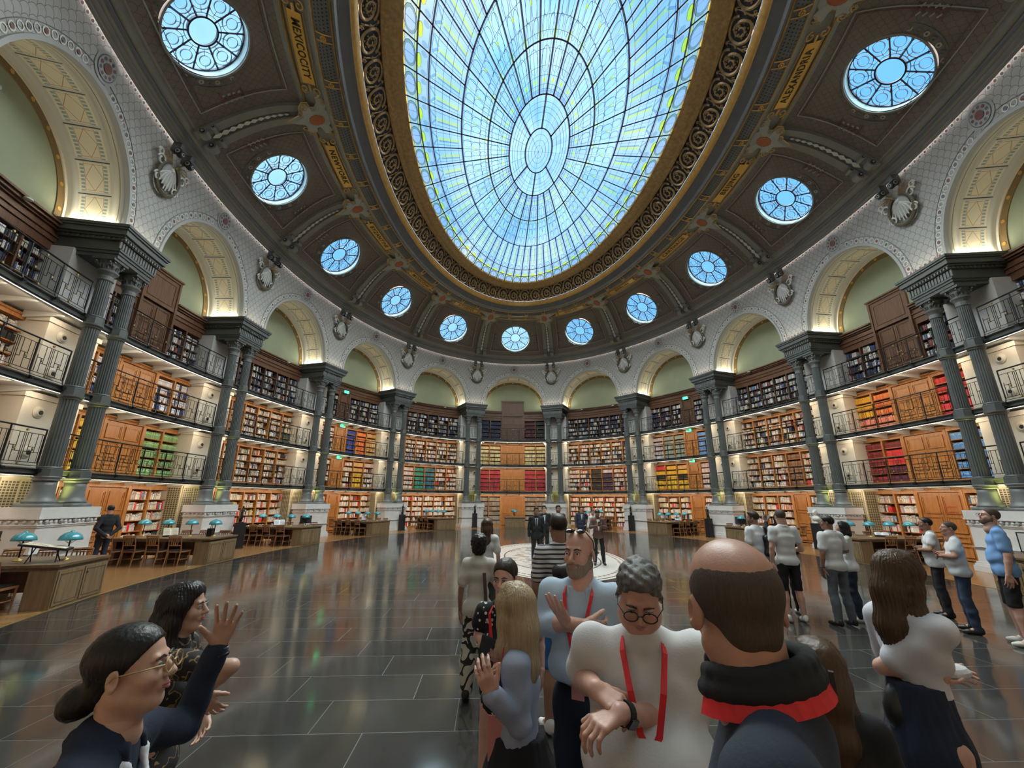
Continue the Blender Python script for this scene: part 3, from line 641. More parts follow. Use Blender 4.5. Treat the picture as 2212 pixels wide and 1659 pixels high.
mb.build('glass', sk)
mb = local(MB())
def ringlead(s, w, n=180, m='lead', z=0): a = np.linspace(0, 2*PI, n, endpoint=False); mb.tube(G(s, a, z), w, m, 4, closed=True)
for s_, w in ((RS[1], .035), (RS[2], .035), (RS[3], .035), (RS[4], .035), (RS[5], .03), (RS[6], .03)): ringlead(s_, w)
for i in range(60):
    a = i*da
    mb.tube(G([RS[4], 1.0], a), .030, 'lead', 4)
    if i % 2 == 0: mb.tube(G([RS[2], RS[4]], a), .032, 'lead', 4)
for k in (0, 4, 11, 15, 19, 26): mb.tube(G([RS[1], RS[2]], k*2*da), .035, 'lead', 4)
mb.build('glazing_bars', sk)
mb = local(MB())
for s_ in (.03, .055, .08, .14, .17, .19, .21, .255, .27, .30, .33, .38, .43, .47, .54, .60, .64, .70, .75, .80, .83, .85, .93, .985): ringlead(s_, .007 if s_ < .62 else .006, 120, z=-.005)
for i in range(60):
    a = (i+.5)*da
    if 1:
        for dx in (-.33, .33): mb.tube(G([RS[4], .83], a+dx*da), .006, 'lead', 3)
    mb.tube(G([.93, .985], a), .006, 'lead', 3)
    if i % 2: 
        for dx in (-.30, 0, .30): mb.tube(G([RS[2], RS[4]], a - da/2 + dx*2*da), .007, 'lead', 3)
    t = np.linspace(0, 2*PI, 14); mb.tube(G(.957 + .037*np.cos(t), a + .042*np.sin(t), -.01), .008, 'lead', 3); mb.tube(G(.902 + .014*np.cos(t), a + .026*np.sin(t), -.01), .006, 'lead', 3)
for i in range(30):
    a = (i+.5)*2*da; t = np.linspace(0, 2*PI, 16)
    for s_, o, rs, ra in ((.50, .035, .035, .028), (.565, .045, .03, .03), (.445, .05, .028, .03)):
        for sg in (-1, 1): mb.tube(G(s_ + rs*np.cos(t), a + sg*o + ra*np.sin(t), -.01), .007, 'lead', 3)
    mb.tube(G(.35 + .04*np.cos(t), a + .07*np.sin(t), -.01), .007, 'lead', 3)
for i in range(24):
    a = i*2*PI/24; mb.tube(G([.105, .235], a), .006, 'lead', 3)
    if i % 3 == 0: mb.tube(G([.0, .105], a), .006, 'lead', 3)
mb.build('leading', sk)
# ================================================================ PIERS, COLUMNS, GALLERIES
ORD = ['', 'first', 'second', 'third', 'fourth', 'fifth', 'sixth', 'seventh', 'eighth', 'ninth', 'tenth']
PIERS = list(range(-8, 8))        # pier p stands at bay coordinate p + .5
def pier_words(p):
    if -5 <= p <= 4: return '%s column pair from the left' % ORD[p+6]
    return {-6: 'unseen column pair at left', 5: 'unseen column pair at right'}.get(p, 'column pair behind the camera')
FL = [0, 2.64, 4.73, 6.76]        # walking levels
SOF = [2.46, 4.55, 6.57]          # undersides of the gallery edges
def fluted(prof, m, mb, nf=20):
    n = nf*3; a = np.linspace(0, 2*PI, n, endpoint=False); k = np.where(np.arange(n) % 3 == 0, .90, 1.0)
    P = np.array([np.stack([r*k*np.cos(a), r*k*np.sin(a), 0*a+z], -1) for r, z in prof]); mb.grid(P, m, wrap=True)
def column_mesh(parent):
    B = 1.72
    mb = local(MB()); mb.box((-.30, -.30, 0), (.30, .30, .09), 'iron_light'); mb.lathe([(.30, .09), (.315, .12), (.30, .16), (.27, .19), (.255, .25), (.232, .34), (.222, .5), (.218, .62)], 'iron_light', 28)
    mb.lathe([(.218, .62), (.25, .63), (.255, .66), (.235, .68), (.27, .70), (.275, .74)], 'iron_light', 28); mb.build('base', parent, smooth=True)
    mb = local(MB())
    for z0, z1, r0, r1 in ((.96, 2.78, .200, .190), (3.05, 4.80, .184, .175), (5.08, 6.15, .168, .160)): fluted([(r0*.97, z0), (r0, z0+.05), (r1, z1-.05), (r1*.97, z1)], 'iron', mb)
    mb.build('fluted_shaft', parent)
    mb = local(MB())
    for z, r in ((.74, .215), (2.83, .20), (4.85, .185)):
        a = 8; mb.lathe([(r*1.22, z-.03), (r*1.22, z+.18), (r*1.05, z+.2)], 'iron', a); mb.lathe([(r*1.03, z+.18), (r*1.10, z+.21), (r*1.03, z+.24)], 'iron', 24)
        if z > 1: mb.lathe([(r, z-.14), (r*1.12, z-.12), (r*1.02, z-.10), (r*1.3, z-.06), (r*1.34, z-.02)], 'iron_light', 24)
    mb.build('gallery_collar', parent)
    mb = local(MB()); z = 6.15
    mb.lathe([(.162, z), (.185, z+.03), (.165, z+.06), (.168, z+.16), (.20, z+.22), (.24, z+.27), (.245, z+.31), (.20, z+.34), (.18, z+.38), (.20, z+.52), (.25, z+.60)], 'iron_light', 24)
    for k in range(4):
        a = PI/4 + k*PI/2
        for tw in (-1, 1):
            c = Vector((math.cos(a)*.235, math.sin(a)*.235, z+.52)); t = np.linspace(0, 2*PI*1.4, 18); rr = np.linspace(.085, .02, 18); d = np.array([math.cos(a+tw*.75), math.sin(a+tw*.75), 0])
            mb.tube(np.array(c) + rr[:, None]*(np.cos(t)[:, None]*d + np.sin(t)[:, None]*np.array([0, 0, 1.])), .028, 'iron_light', 5)
    for k in range(12):
        a = k*PI/6; mb.tube([(math.cos(a)*.19, math.sin(a)*.19, z+.36), (math.cos(a)*.215, math.sin(a)*.215, z+.46), (math.cos(a)*.25, math.sin(a)*.25, z+.44)], [.03, .028, .01], 'iron', 5)
    mb.box((-.28, -.28, z+.60), (.28, .28, z+.68), 'iron'); mb.build('capital', parent)
col0 = None; ped0 = None
for p in PIERS:
    T0 = frame(p+.5, .70, 1.72)
    for sd, sn in ((-.46, 'left-hand'), (.46, 'right-hand')):
        T = T0 @ Matrix.Translation((sd, 0, 0)); lab = 'fluted grey iron column, %s of the %s' % (sn, pier_words(p))
        if p not in range(-6, 6): lab = 'fluted grey iron column behind the camera'
        if col0 is None: col0 = thing('fluted_column', lab, 'column', T=T, group='cast iron columns'); column_mesh(col0)
        else: c = copy_tree(col0); c.matrix_world = T; c['label'] = lab
    T = frame(p+.5, .70, 0); lab = 'carved white stone pedestal under the ' + pier_words(p)
    if p not in range(-6, 6): lab = 'carved white stone pedestal behind the camera'
    if ped0 is None:
        ped0 = thing('stone_pedestal', lab, 'pedestal', T=T, group='stone pedestals')
        def slab(mb, w, y0, y1, z0, z1, m='stone_cool'): mb.box((-w, y0, z0), (w, y1, z1), m)
        mb = local(MB())
        for w, d, z0, z1 in ((.96, .50, 0, .16), (.93, .47, .16, .22), (.90, .44, .22, .27), (.86, .40, .27, 1.26)): slab(mb, w, -d, d, z0, z1)
        for k in range(5): mb.box((-.87-.01*k, -.41-.01*k, .60+.02*k), (.87+.01*k, .41+.01*k, .605+.02*k), 'stone_cool')
        mb.build('dado', ped0)
        mb = local(MB())
        for w, d, z0, z1 in ((.88, .42, 1.26, 1.30), (.90, .44, 1.30, 1.33), (.87, .41, 1.33, 1.45), (.93, .47, 1.45, 1.50), (.91, .45, 1.50, 1.72)): slab(mb, w, -d, d, z0, z1)
        for k in range(13):
            x = -.82 + k*.137; mb.ball((x, -.425, 1.39), (.05, .03, .045), 'stone_cool', 8, 5)
            if k % 3 == 1: mb.ball((x, -.43, 1.385), (.06, .05, .065), 'ornament', 8, 5)
        for sg in (-1, 1):
            for k in range(5): mb.ball((sg*.885, -.32+.16*k, 1.39), (.03, .05, .045), 'stone_cool', 8, 5)
        mb.build('carved_cornice', ped0)
    else: c = copy_tree(ped0); c.matrix_world = T; c['label'] = lab
# entablature blocks over the pairs, stone piers behind
for p in PIERS:
    q = p+.5; mb = MB(); n = 3
    for w, o0, o1, z0, z1 in ((.70, .40, 1.95, 8.55, 8.66), (.73, .37, 1.95, 8.66, 8.74), (.76, .34, 1.95, 8.74, 8.80), (.72, .38, 1.95, 8.80, 9.06), (.78, .32, 1.95, 9.06, 9.14), (.84, .26, 1.95, 9.14, 9.20), (.90, .20, 1.95, 9.20, 9.36), (.94, .16, 1.95, 9.36, 9.42), (.97, .13, 1.95, 9.42, 9.5)):
        mb.mbox(q, -w, w, o0, o1, z0, z1, 'iron', n)
    for k in range(15):
        x = -.76 + k*.1086; mb.mbox(q, x-.03, x+.03, .27, .36, 9.07, 9.15, 'iron_light')
        mb.mbox(q, x-.032, x+.032, .355, .39, 8.82, 9.04, 'iron_light')
    for k in range(12):
        o = .40 + k*.125
        for sg in (-1, 1): x = sg*.80; mb.mbox(q, min(x, x-sg*.06), max(x, x-sg*.06), o, o+.06, 9.07, 9.15, 'iron_light')
    struct(mb.build('beam_entablature'))
    mb = MB()
    mb.mbox(q, -.80, .80, 1.42, 2.4, FL[3], 8.7, 'stone_cool', 3)
    for a, b in ((2.66, 4.56), (4.75, 6.58)):
        mb.mbox(q, -.80, .80, 1.42, 2.4, a, b, 'stone', 3); mb.mbox(q, -.86, .86, 1.38, 1.9, b-.14, b, 'stone', 3)
    mb.mbox(q, -.80, .80, 1.42, 2.4, 0, 2.48, 'stone', 3); mb.mbox(q, -.84, .84, 1.38, 1.9, 0, .16, 'stone', 3)
    o = struct(mb.build('wall_pier'))
    # pierced grilles at floor level
    g = thing('ventilation_grille', 'x', 'grille', M(q, 1.40, 0), group='pierced ventilation grilles')
    g['label'] = 'tall pierced beige grille on the stone pier behind the ' + pier_words(p) if p in range(-6, 6) else 'tall pierced beige grille behind the camera'
    mb = MB(); mb.mbox(q, -.78, .78, 1.385, 1.42, .18, 2.42, 'grille_beige' if 'grille_beige' in MATS else (mat('grille_beige', (.45, .38, .24), .6) and 'grille_beige'), 3); mb.build('panel', g)
    if p in range(-6, 6):
        mb = MB()
        for cx in (-.52, 0, .52):
            for i in range(5):
                for j in range(32):
                    x = cx - .19 + .095*i; z = .27 + j*.066; mb.poly(M(q + np.array([x-.034, x+.034, x+.034, x-.034])*UQ, 1.378, np.array([z-.022, z-.022, z+.022, z+.022])), 'grille_hole' if 'grille_hole' in MATS else (mat('grille_hole', (.07, .055, .035), .8) and 'grille_hole'))
        for x in (-.76, -.26, .26, .76): mb.mbox(q, x-.018, x+.018, 1.365, 1.39, .2, 2.4, 'grille_beige')
        for z in (.2, 2.4): mb.mbox(q, -.78, .78, 1.365, 1.39, z-.02, z+.02, 'grille_beige', 3)
        mb.build('perforations', g)
        mb = MB(); mh = MB()
        for sg in (-1, 1):
            x = sg*.80; mb.mbox(q, min(x, x+sg*.03), max(x, x+sg*.03), 1.42, 1.95, .18, 2.42, 'grille_beige')
            for i in range(5):
                for j in range(32): o = 1.49 + .098*i; z = .27 + j*.066; mh.poly(M(q + (x+sg*.034)*UQ, np.array([o-.034, o+.034, o+.034, o-.034]), np.array([z-.022, z-.022, z+.022, z+.022])), 'grille_hole')
        sp = mb.build('side_panel', g); mh.build('perforations', sp)
# round air nozzles on the piers
noz0 = None
for p in range(-6, 6):
    for lv in (1, 2):
        for hz, hn in ((1.45, 'upper'), (.42, 'lower')):
            for sx, sn in ((-.34, 'left'), (.34, 'right')):
                T = frame(p+.5 + sx*UQ, 1.42, FL[lv] + hz); lab = '%s %s air nozzle, pier of the %s, %s gallery' % (hn, sn, pier_words(p), ORD[lv])
                lab = lab.replace(' column pair from the left', ' pair from left').replace('column pair just outside the picture', 'pair')
                if noz0 is None:
                    noz0 = thing('air_nozzle', lab, 'air nozzle', T=T, group='round air nozzles'); R = Matrix.Rotation(PI/2, 4, 'X')
                    mb = local(MB()); mb.lathe([(.16, 0), (.165, .012), (.15, .02), (.12, .026), (.10, .055), (.085, .062), (.06, .05)], 'stone', 24, R); mb.build('rim', noz0, smooth=True)
                    R2 = Matrix.Translation((.02, 0, -.01)) @ R; mb = local(MB()); mb.lathe([(.056, .04), (.056, .066)], 'black', 16, R2); mb.build('opening', noz0)
                else: c = copy_tree(noz0); c.matrix_world = T; c['label'] = lab
# galleries: slab, fascia, soffit beams, LED line
for lv in range(3):
    s, f = SOF[lv], FL[lv+1]
    ringmesh([(.80, s+.02), (.80, s), (.84, s), (.84, s+.03), (.78, s+.05), (.76, f-.03), (.70, f-.02), (.70, f), (2.4, f)], 'iron', 'floor_gallery')
    ringmesh([(.84, s+.06), (2.4, s+.10)], 'white_paint', 'ceiling_gallery')
    ringmesh([(.80, s-.004), (.822, s-.004)], 'led', 'trim_%d' % (14+lv))
    mb = MB()
    for q in range(-7, 9):
        for x in np.linspace(-2.2, 2.2, 6):
            P = M(q + np.array([x, x, x, x])*UQ, [.86, 1.93, 1.93, .86], [s+.03, s-.10, s+.12, s+.12])
            a = P; b_ = M(q + np.array([x+.06]*4)*UQ, [.86, 1.93, 1.93, .86], [s+.03, s-.10, s+.12, s+.12]); mb.add(np.concatenate([a, b_]), [(0, 1, 2, 3), (7, 6, 5, 4), (0, 4, 5, 1), (1, 5, 6, 2)], 'white_paint')
    struct(mb.build('beam_gallery'))
# railings
BW = {-6: 'the unseen bay at left', -5: 'the bay at the left edge', -4: 'the near left double-door bay', -3: 'the left bay of mixed pale books', -2: 'the left single-door bay', -1: 'the bay just left of the far centre', 0: 'the far centre bay',
      1: 'the bay just right of the far centre', 2: 'the right single-door bay', 3: 'the right bay of mixed pale books', 4: 'the near right double-door bay', 5: 'the bay at the right edge', 6: 'the unseen bay at right'}
LW = ['ground floor', 'first gallery', 'second gallery', 'top gallery']
def railing(q, x0, x1, lv, label, grp):
    z = FL[lv]; t = thing('gallery_railing', label, 'railing', M(q, .74, z), group=grp); O = .745; H = .93
    ns = max(1, round((x1-x0)/1.02)); sx = np.linspace(x0, x1, ns+1); sh = ns == 1
    def pt(x, h, o=O): return M(q + np.asarray(x)*UQ, o, z + np.asarray(h))
    mb = MB(); mb.tube(pt(np.linspace(x0, x1, 4*ns+1), H), .021, 'black_iron', 6); mb.build('handrail', t)
    if not sh:
        for x in sx:
            mb = MB(); mb.tube(pt([x, x, x, x], [H, .10, .0, -.045], [O, O, O-.03, O-.09]), .017, 'black_iron', 5); mb.mbox(q, x-.05, x+.05, .655, .70, z-.10, z-.01, 'black_iron'); mb.tube(pt([x, x], [-.05, -.05], [O-.1, O-.03]), .03, 'black_iron', 6); mb.build('post', t)
    mb = MB()
    for h in (.80, .12, .05) if not sh else (.80, .12): mb.tube(pt(np.linspace(x0, x1, 3*ns+1), h), .008, 'black_iron', 4)
    for a, b in zip(sx[:-1], sx[1:]):
        w = b - a
        def V(f, h0, h1): mb.tube(pt([a+f*w]*2, [h0, h1]), .0088, 'black_iron', 4)
        def Hh(f0, f1, h): mb.tube(pt([a+f0*w, a+f1*w], [h, h]), .0088, 'black_iron', 4)
        if sh:
            for f in (.12, .36, .64, .88): V(f, .12, .8)
            V(.24, .42, .8); V(.76, .12, .5); Hh(.12, .36, .42); Hh(.64, .88, .5); continue
        V(.08, .12, .55); V(.20, .12, .48); V(.27, .36, .8); V(.40, .12, .8); V(.45, .12, .8); V(.50, .12, .8); V(.60, .36, .8); V(.72, .12, .48); V(.79, .36, .8); V(.92, .12, .8); V(.965, .12, .8)
        Hh(.08, .20, .48); Hh(.20, .40, .36); Hh(.20, .27, .48); Hh(.60, .72, .48 if 1 else 0); Hh(.72, .92, .36); Hh(.72, .79, .48); Hh(.50, .60, .36)
        for f, h in ((.235, .42), (.755, .42), (.45, .865), (.45, .085)):
            c = pt(a+f*w, h); T = frame(q + (a+f*w)*UQ, O, z+h) @ Matrix.Rotation(PI/2, 4, 'X'); mb.lathe([(.026, -.018), (.03, 0), (.026, .018)], 'brass', 8, T)
    mb.build('bar_work', t); return t
for q in range(-6, 7):
    for lv in (1, 2, 3): railing(q, -2.38, 2.38, lv, 'black iron railing of the %s across %s' % (LW[lv], BW[q]), 'long railings between the column pairs')
for p in range(-6, 6):
    for lv in (1, 2, 3): railing(p+.5, -.25, .25, lv, 'short black railing between the columns of the %s, %s' % (pier_words(p), LW[lv]), 'short railings inside the column pairs')
# ================================================================ BOOKCASES AND DOORS
TOPZ = [2.44, 4.58, 6.60, 8.86]
ROWS = [6, 5, 5, 5]
def lay(q, lv):                   # list of ('case', x0, x1, ncols) / ('door', x0, x1)
    if q % 4 == 0: return [('case', -2.42, -.80, 2), ('door', -.80, .80), ('case', .80, 2.42, 2)]
    if q % 2 == 0:
        if q in (2, -6): return [('case', -2.42, -.02, 3), ('sdoor', -.02, .86), ('case', .86, 2.42, 2)]
        return [('case', -2.42, -.86, 2), ('sdoor', -.86, .02), ('case', .02, 2.42, 3)]
    if lv == 0 and q == 3: return [('case', -2.42, -.02, 3), ('sdoor', -.02, .86), ('case', .86, 2.42, 2)]
    return [('case', -2.42, 2.42, 6)]
C_ = dict(white=[(.72, .68, .62), (.60, .56, .50), (.66, .60, .50), (.74, .72, .70), (.52, .48, .42)], navy=[(.02, .03, .09), (.03, .04, .12), (.015, .02, .05)], crimson=[(.42, .02, .05), (.36, .015, .04), (.48, .03, .07)],
          paleyellow=[(.62, .54, .26), (.55, .50, .28), (.66, .60, .36), (.50, .46, .26)], darkred=[(.20, .02, .02), (.16, .015, .02), (.24, .025, .03)], maroon=[(.11, .015, .025), (.09, .015, .03)], red=[(.62, .025, .03), (.52, .02, .02), (.68, .05, .05)],
          yellow=[(.78, .52, .03), (.70, .47, .03), (.82, .60, .08)], green=[(.20, .36, .15), (.25, .42, .18), (.17, .30, .12)], whitenavy=[(.70, .70, .74), (.62, .62, .70), (.03, .04, .12)], lilac=[(.50, .48, .55), (.56, .54, .58), (.44, .42, .48)],
          blue=[(.05, .14, .50), (.04, .11, .42), (.07, .18, .55)], royal=[(.03, .06, .36), (.025, .05, .28)], skyblue=[(.13, .30, .62), (.16, .33, .66), (.11, .26, .56)], orange=[(.80, .17, .03), (.74, .13, .03), (.78, .24, .06)], amber=[(.80, .40, .02), (.74, .35, .03)], salmon=[(.72, .20, .13), (.66, .17, .12)],
          tan=[(.62, .34, .10), (.56, .30, .09), (.66, .40, .16)], pinkwhite=[(.66, .52, .50), (.58, .44, .44), (.70, .60, .56)], emerald=[(.02, .26, .19), (.02, .22, .17), (.04, .30, .22)], teal=[(.02, .16, .24), (.02, .13, .20), (.04, .20, .28)], black=[(.02, .02, .022), (.035, .03, .03)],
          purple=[(.06, .035, .10), (.05, .03, .08)], greygreen=[(.26, .33, .28), (.30, .37, .31), (.22, .28, .25)], gold=[(.72, .44, .03), (.66, .39, .03)], brown=[(.20, .10, .06), (.15, .07, .045), (.24, .13, .07)], grey=[(.22, .20, .18), (.27, .25, .22), (.18, .16, .15)], dkgreen=[(.04, .07, .05), (.05, .085, .06)])
MIXC = C_['white']*5 + C_['navy'] + C_['black']*2 + [(.45, .05, .04), (.08, .16, .32), (.55, .42, .12), (.30, .10, .08), (.16, .22, .16), (.50, .20, .10), (.35, .33, .30), (.28, .20, .30)] + C_['pinkwhite']
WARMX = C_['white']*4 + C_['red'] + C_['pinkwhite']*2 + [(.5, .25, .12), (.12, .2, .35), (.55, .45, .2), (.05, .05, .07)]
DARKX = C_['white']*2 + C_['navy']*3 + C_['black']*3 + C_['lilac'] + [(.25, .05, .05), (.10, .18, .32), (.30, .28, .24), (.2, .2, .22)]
CNAME = dict(white='cream', navy='navy', crimson='crimson', paleyellow='pale yellow', darkred='dark red', maroon='maroon', red='red', yellow='yellow', green='green', whitenavy='white', lilac='lilac', blue='blue')
def book_colour_name(c):
    r, g, b = c
    if max(c) < .07: return 'black'
    if min(c) > .4: return 'cream'
    if max(c)-min(c) < .08: return 'grey'
    if r > .35 and g > .25 and b < .2: return 'yellow'
    if r > 2.2*g and r > .3: return 'red' if b < .2 else 'pink'
    if b > r*1.3: return 'blue' if b > .2 else 'dark blue'
    if g > r*1.1: return 'green'
    if r > .45: return 'beige'
    return 'brown'
def pal(q, lv, ci, n, row, rows):
    """colour family of column ci (of n, counted over the whole bay from the left), row from the top"""
    P = {(0, 1): ['crimson']*4, (0, 2): ['paleyellow']*4, (0, 3): ['navy', 'navy', 'maroon', 'black'], (0, 0): ['grey']*4,
         (-1, 1): ['W', 'pinkwhite', 'emerald', 'teal', 'W', 'W'], (1, 1): ['W', 'W', 'black', 'purple', 'W', 'W'], (-2, 2): ['pinkwhite', 'pinkwhite', 'royal', 'orange', 'tan'], (-2, 1): ['W', 'W', 'W', 'gold', 'X'],
         (2, 1): ['gold', 'gold', 'gold', 'pinkwhite', 'W'], (2, 2): ['lilac', 'greygreen', 'greygreen', 'skyblue', 'X'], (-4, 1): ['yellow', 'yellow', 'green', 'green'], (-4, 2): ['whitenavy', 'whitenavy', 'whitenavy', 'whitenavy'],
         (4, 1): ['darkred', 'darkred', 'skyblue', 'skyblue'], (4, 2): ['amber', 'orange', 'red', 'red'], (3, 1): ['X', 'X', 'W', 'brown', 'W', 'X']}.get((q, lv))
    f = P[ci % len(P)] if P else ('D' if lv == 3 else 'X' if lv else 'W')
    if q == 4 and lv == 1 and ci == 1 and row in (1, 2): f = 'red'
    if q == 4 and lv == 1 and ci == 1 and row >= 3: f = 'maroon'
    if q == 4 and lv == 2 and ci in (0, 1) and row >= 3: f = 'salmon'
    if q == -2 and lv == 1 and ci == 3 and row < 2: f = 'tan'
    if q == -2 and lv == 1 and ci == 4 and row == 0: f = 'pinkwhite'
    if q == -2 and lv == 2 and ci < 2 and row > 1: f = 'X'
    if q == 2 and lv == 1 and row == 0 and ci < 3: f = ['red', 'gold', 'tan'][ci]
    if q == 2 and lv == 1 and ci in (0, 2) and row == 2: f = 'black'
    if q == -3 and lv == 2 and ci == 5 and row >= 3: f = 'dkgreen'
    if q == 1 and lv == 1 and ci == 3 and row == 0: f = 'lilac'
    if f == 'W': return WARMX, 0
    if f == 'X': return MIXC, 0
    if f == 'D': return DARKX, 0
    return C_[f], 1
BOOKS = []                        # (q, x0, x1, o0, z0, h, tint, info)
rb = random.Random(11)
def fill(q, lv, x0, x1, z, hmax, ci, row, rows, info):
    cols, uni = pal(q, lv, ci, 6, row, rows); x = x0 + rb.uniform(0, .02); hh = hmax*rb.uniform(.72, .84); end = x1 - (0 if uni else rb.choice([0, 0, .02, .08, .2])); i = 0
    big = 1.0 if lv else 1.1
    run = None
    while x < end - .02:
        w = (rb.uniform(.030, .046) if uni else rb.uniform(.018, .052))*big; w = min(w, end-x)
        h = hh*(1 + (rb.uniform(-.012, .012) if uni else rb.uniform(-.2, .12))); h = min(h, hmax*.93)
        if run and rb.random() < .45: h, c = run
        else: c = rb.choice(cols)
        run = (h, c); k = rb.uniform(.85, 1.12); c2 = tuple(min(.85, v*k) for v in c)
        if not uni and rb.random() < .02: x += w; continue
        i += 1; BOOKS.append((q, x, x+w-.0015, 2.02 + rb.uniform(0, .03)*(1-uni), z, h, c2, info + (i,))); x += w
def door_leaf(mb, q, x0, x1, z0, z1, m, o=1.99, rows=3):
    mb.mbox(q, x0, x1, o, o+.06, z0, z1, m, 1)
    hs = [0, .22, .36, .66, 1.0] if rows == 3 else [0, .3, 1.0]
    H = z1-z0-.1
    for a, b in zip(hs[:-1], hs[1:]):
        za, zb = z0+.05+H*a+.05, z0+.05+H*b-.05
        if zb-za < .08: continue
        for w in (0, .03):
            e = .06+w*1.3
            mb.mbox(q, x0+e, x1-e, o-.03+w*.5, o, za+w, za+w+.03, m); mb.mbox(q, x0+e, x1-e, o-.03+w*.5, o, zb-w-.03, zb-w, m)
            mb.mbox(q, x0+e, x0+e+.03, o-.03+w*.5, o, za+w, zb-w, m); mb.mbox(q, x1-e-.03, x1-e, o-.03+w*.5, o, za+w, zb-w, m)
def knob(q, x, z, parent, o=1.99):
    mb = MB(); T = frame(q + x*UQ, o, z) @ Matrix.Rotation(PI/2, 4, 'X'); mb.lathe([(.03, 0), (.03, .01), (.012, .015), (.012, .04), (.028, .05), (.025, .07)], 'brass', 10, T); mb.build('knob', parent)
for q in range(-6, 7):
    for lv in range(4):
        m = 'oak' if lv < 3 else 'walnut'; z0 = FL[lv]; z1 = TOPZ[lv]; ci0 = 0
        L_ = lay(q, lv)
        for ki, it in enumerate(L_):
            x0, x1 = it[1], it[2]; where = BW[q]
            if it[0] == 'case':
                n = it[3]; side = '' if len(L_) == 1 else ('left of the door ' if ki == 0 else 'right of the door ')
                t = thing('bookcase', '%s bookcase %sin %s, %s' % ('dark' if lv == 3 else 'oak', side, where.replace(' outside the picture', ' out of view').replace('bay of mixed pale books', 'pale-book bay'), LW[lv]), 'bookcase', M(q, 2.0, z0), group='built-in bookcases')
                cw = (x1-x0)/n; xs = [x0 + cw*i for i in range(n+1)]; bz = .10; R = ROWS[lv]; mb = MB(); tz = z1 - (.18 if lv < 3 else .32)
                mb.mbox(q, x0, x1, 1.97, 2.38, z0, z0+bz, m, 4); mb.mbox(q, x0, x1, 1.96, 2.38, tz, z1-.02, m, 4); mb.mbox(q, x0, x1, 1.92, 2.0, z1-.08, z1-.02, m, 4); mb.mbox(q, x0, x1, 2.32, 2.38, z0, z1-.02, m, 4)
                for i, x in enumerate(xs): e = .03 if 0 < i < n else .05; mb.mbox(q, max(x0, x-e), min(x1, x+e), 1.96, 2.34, z0+bz, tz, m)
                mb.build('carcass', t); rh = (tz - z0 - bz)/R
                for r_ in range(R):
                    if r_: mb = MB(); mb.mbox(q, x0+.03, x1-.03, 1.985, 2.33, z0+bz+r_*rh-.013, z0+bz+r_*rh+.013, 'oak' if lv < 3 else 'walnut', 4); mb.build('shelf', t)
                    for i in range(n): fill(q, lv, xs[i]+.045, xs[i+1]-.045, z0+bz+r_*rh+.015, rh-.04, ci0+i, R-1-r_, R, (lv, ki, ci0+i, r_, side))
                ci0 += n
            else:
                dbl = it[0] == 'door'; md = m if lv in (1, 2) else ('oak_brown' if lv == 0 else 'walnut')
                t = thing('panelled_door', '%s panelled %s door in %s, %s' % ('dark' if lv == 3 else 'oak', 'double' if dbl else 'single', where, LW[lv]), 'door', M(q, 2.0, z0), group='panelled doors')
                t['kind'] = 'thing'
                top = z1-.02 if lv < 3 else (10.25 if dbl else z1)
                mb = MB(); o = 1.86 if (dbl and lv == 3) else 1.95
                for a, b in ((x0, x0+.09), (x1-.09, x1)): mb.mbox(q, a, b, o, 2.1, z0, top, m)
                mb.mbox(q, x0, x1, o, 2.1, top-.12, top, m, 3); mb.mbox(q, x0-.03, x1+.03, o-.05, 2.0, top-.04, top+.02, m, 3)
                if dbl and lv == 3: mb.mbox(q, x0+.09, x1-.09, 1.90, 1.96, 8.95, top-.1, m, 3); mb.mbox(q, x0+.2, x1-.2, 1.88, 1.90, 9.1, 9.14, m, 3); mb.mbox(q, x0+.2, x1-.2, 1.88, 1.90, top-.29, top-.25, m, 3); mb.mbox(q, x0+.2, x0+.24, 1.88, 1.90, 9.1, top-.25, m, 1); mb.mbox(q, x1-.24, x1-.2, 1.88, 1.90, 9.1, top-.25, m, 1)
                mb.build('frame', t); zt = (top-.14) if lv < 3 or not dbl else 8.95
                if dbl:
                    for a, b in ((x0+.09, 0), (0, x1-.09)): mb = MB(); door_leaf(mb, q, a+.004, b-.004, z0+.04, zt, md); mb.build('door_leaf', t)
                    knob(q, -.07, z0+1.0, t); knob(q, .07, z0+1.0, t)
                else: mb = MB(); door_leaf(mb, q, x0+.09, x1-.09, z0+.04, zt, md); mb.build('door_leaf', t); knob(q, x1-.16, z0+1.0, t)
    # wooden cornice above the top gallery cases
    mb = MB(); segs = [(-2.5, -.8), (.8, 2.5)] if q % 4 == 0 else [(-2.5, 2.5)]
    for a, b in segs:
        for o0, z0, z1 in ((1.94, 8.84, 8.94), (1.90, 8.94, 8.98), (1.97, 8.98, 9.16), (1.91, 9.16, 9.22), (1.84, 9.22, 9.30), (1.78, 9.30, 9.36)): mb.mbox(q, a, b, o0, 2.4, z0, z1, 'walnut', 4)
    struct(mb.build('trim_20'))
# grille stone returns at the bay edges are the piers; exit signs over the single doors
for q, x in ((-2, -.42), (2, .42)):
    for lv in (1, 2, 3):
        t = thing('exit_sign', 'small green lit exit sign over the door in %s, %s' % (BW[q], LW[lv]), 'exit sign', M(q + x*UQ, 1.85, TOPZ[lv]-.05)); mb = MB()
        mb.mbox(q, x-.17, x+.17, 1.83, 1.86, TOPZ[lv]-.14, TOPZ[lv]+.02, 'exit_green'); mb.build('lit_face', t); mb = MB(); mb.mbox(q, x-.18, x+.18, 1.86, 1.96, TOPZ[lv]-.15, TOPZ[lv]+.03, 'white_paint'); mb.build('housing', t)
